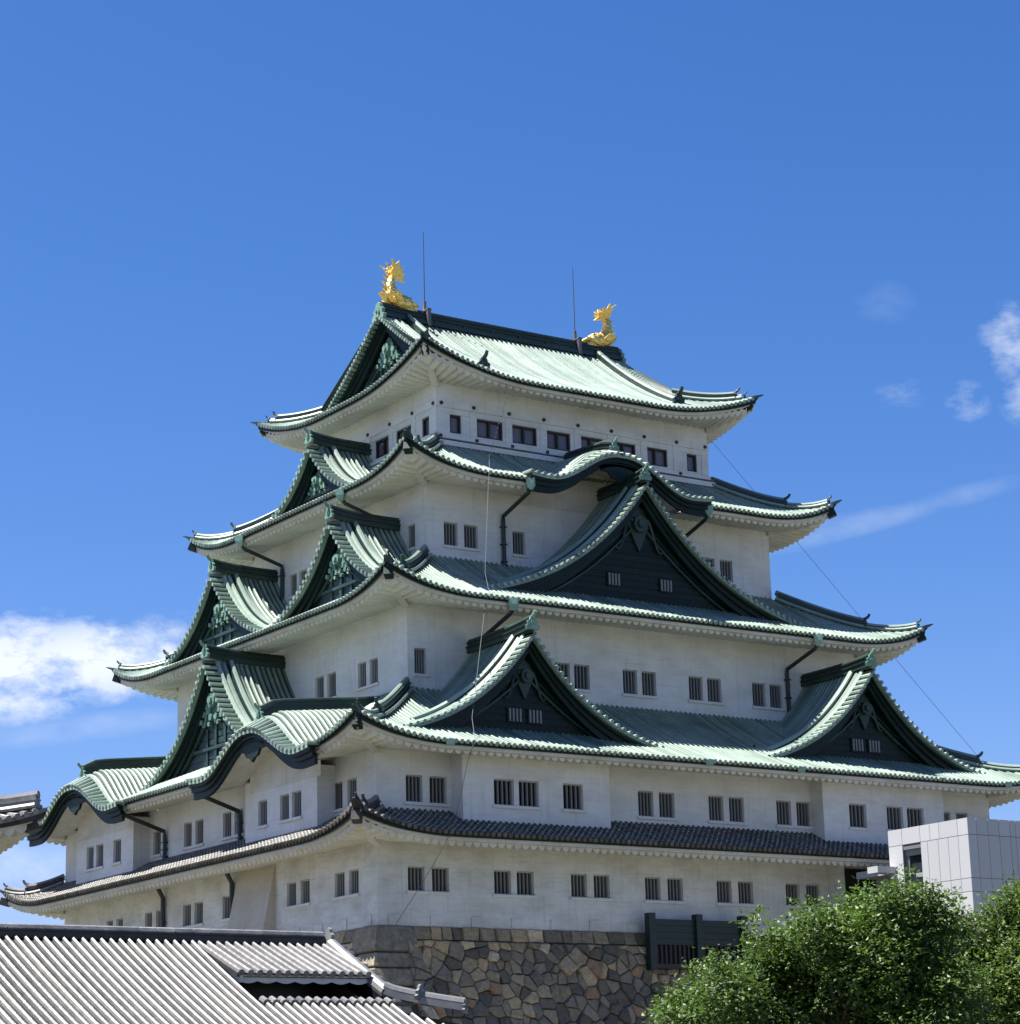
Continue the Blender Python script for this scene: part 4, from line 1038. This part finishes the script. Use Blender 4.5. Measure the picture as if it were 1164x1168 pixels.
# ------------------------------------------------------------------ trees
def tree(name, base, clumps, limbs, nleaf, mat, label, seed, size=.13):
    rg = random.Random(seed); o = empty(name, base); tag(o, label, 'tree', 'trees in front of the keep')
    b = MB()
    for pts, r0_, r1_ in limbs:
        n2 = len(pts); b.sweep(pts, circ(1, 9), scale=[lerp(r0_, r1_, i / (n2 - 1)) for i in range(n2)])
    b.build('trunk', 'bark', o, True)
    lf = MB(); tot = sum(c[1] ** 2 for c in clumps); V = []; F = []
    for (c, r_, sq) in clumps:
        c = Vector(c); n2 = int(nleaf * r_ * r_ / tot)
        # each clump is made of twigs carrying a few leaves
        for q in range(n2 // 5):
            d = Vector((rg.gauss(0, 1), rg.gauss(0, 1), rg.gauss(0, 1) + .15)).normalized()
            rad = r_ * (rg.random() ** .40) * rg.uniform(.70, 1.22)
            p0 = c + Vector((d.x * rad, d.y * rad, d.z * rad * sq))
            tw_ = (d + Vector((rg.gauss(0, .5), rg.gauss(0, .5), rg.gauss(0, .5) - .1))).normalized()
            for k in range(5):
                p_ = p0 + tw_ * (k * size * .75) + Vector((rg.gauss(0, .05), rg.gauss(0, .05), rg.gauss(0, .05)))
                ax = (tw_ * .4 + Vector((rg.gauss(0, 1), rg.gauss(0, 1), rg.gauss(0, .6)))).normalized()
                sd = ax.cross(Vector((rg.gauss(0, .45), rg.gauss(0, .45), 1))).normalized(); s_ = size * rg.uniform(.65, 1.25)
                nn = ax.cross(sd) * s_ * .12
                i0 = len(V); V += [p_, p_ + ax * s_ * .5 + sd * s_ * .34 + nn, p_ + ax * s_ * 1.1, p_ + ax * s_ * .5 - sd * s_ * .34 + nn]
                F += [(i0, i0 + 1, i0 + 2, i0 + 3)]
    lf.v = [tuple(v) for v in V]; lf.f = F; lf.mi = [0] * len(F)
    lf.build('crown', mat, o)
    return o
def at(px, py, dist):
    d = ray(px, py); return CAM + d * (dist / math.hypot(d.x, d.y))
def crown(spec, dist, rg):
    out = []
    for px, py, rpx in spec:
        k = dist / FPX; out.append((at(px, py, dist + rg.uniform(-1.6, 1.6)), rpx * k, .85))
    return out
rg = random.Random(5)
A = [(940, 1115, 80), (880, 1130, 55), (1000, 1085, 72), (1040, 1050, 44), (965, 1060, 40), (905, 1088, 42), (835, 1128, 42), (795, 1158, 42), (840, 1165, 55), (1045, 1110, 60), (930, 1052, 26), (985, 1034, 28),
     (1022, 1020, 20), (1060, 1022, 20), (872, 1088, 24), (772, 1140, 20), (1088, 1040, 16), (960, 1180, 85), (890, 1190, 65), (1060, 1180, 70), (892, 1062, 13), (868, 1060, 9), (857, 1050, 6), (884, 1052, 7), (812, 1102, 14), (1075, 1150, 40), (1080, 1085, 16), (1095, 1110, 26), (1070, 1075, 22)] + [(x + rg.uniform(-9, 9), y + rg.uniform(-7, 5), rg.uniform(4, 10)) for x, y in ((770, 1118), (790, 1098), (825, 1084), (842, 1070), (862, 1043), (905, 1034), (925, 1026), (945, 1018), (965, 1010), (985, 1004), (1005, 1000), (1025, 997), (1045, 998), (1065, 1003), (1085, 1015), (1100, 1030), (1105, 1050), (752, 1142))]
B = [(1150, 1060, 44), (1175, 1110, 60), (1128, 1110, 34), (1135, 1150, 42), (1160, 1028, 24), (1130, 1062, 20), (1200, 1050, 50), (1180, 1180, 55), (1108, 1098, 26), (1100, 1165, 30), (1112, 1062, 22), (1100, 1078, 20), (1090, 1062, 16)] + [(x + rg.uniform(-8, 8), y + rg.uniform(-6, 5), rg.uniform(4, 10)) for x, y in ((1098, 1058), (1115, 1040), (1132, 1024), (1150, 1010), (1168, 1002), (1185, 1000))]
A = [(x, y + 13, r_) for x, y, r_ in A]; B = [(x, y + 9, r_) for x, y, r_ in B]
ca = crown(A, 66, rg); cb = crown(B, 71, rg)
ba = at(960, 1200, 66); bb = at(1200, 1200, 71)
def limbset(base, cl, rg):
    top = Vector((base.x, base.y, 4.2)); L_ = [([Vector((base.x, base.y, 0)), Vector((base.x + .1, base.y, 2)), top], .34, .24)]
    for c, r_, _ in cl[:16]:
        c = Vector(c); mid = top.lerp(c, .5) + Vector((rg.uniform(-.3, .3), rg.uniform(-.3, .3), .3)); L_.append(([top, mid, c, c], .07, .015))
    return L_
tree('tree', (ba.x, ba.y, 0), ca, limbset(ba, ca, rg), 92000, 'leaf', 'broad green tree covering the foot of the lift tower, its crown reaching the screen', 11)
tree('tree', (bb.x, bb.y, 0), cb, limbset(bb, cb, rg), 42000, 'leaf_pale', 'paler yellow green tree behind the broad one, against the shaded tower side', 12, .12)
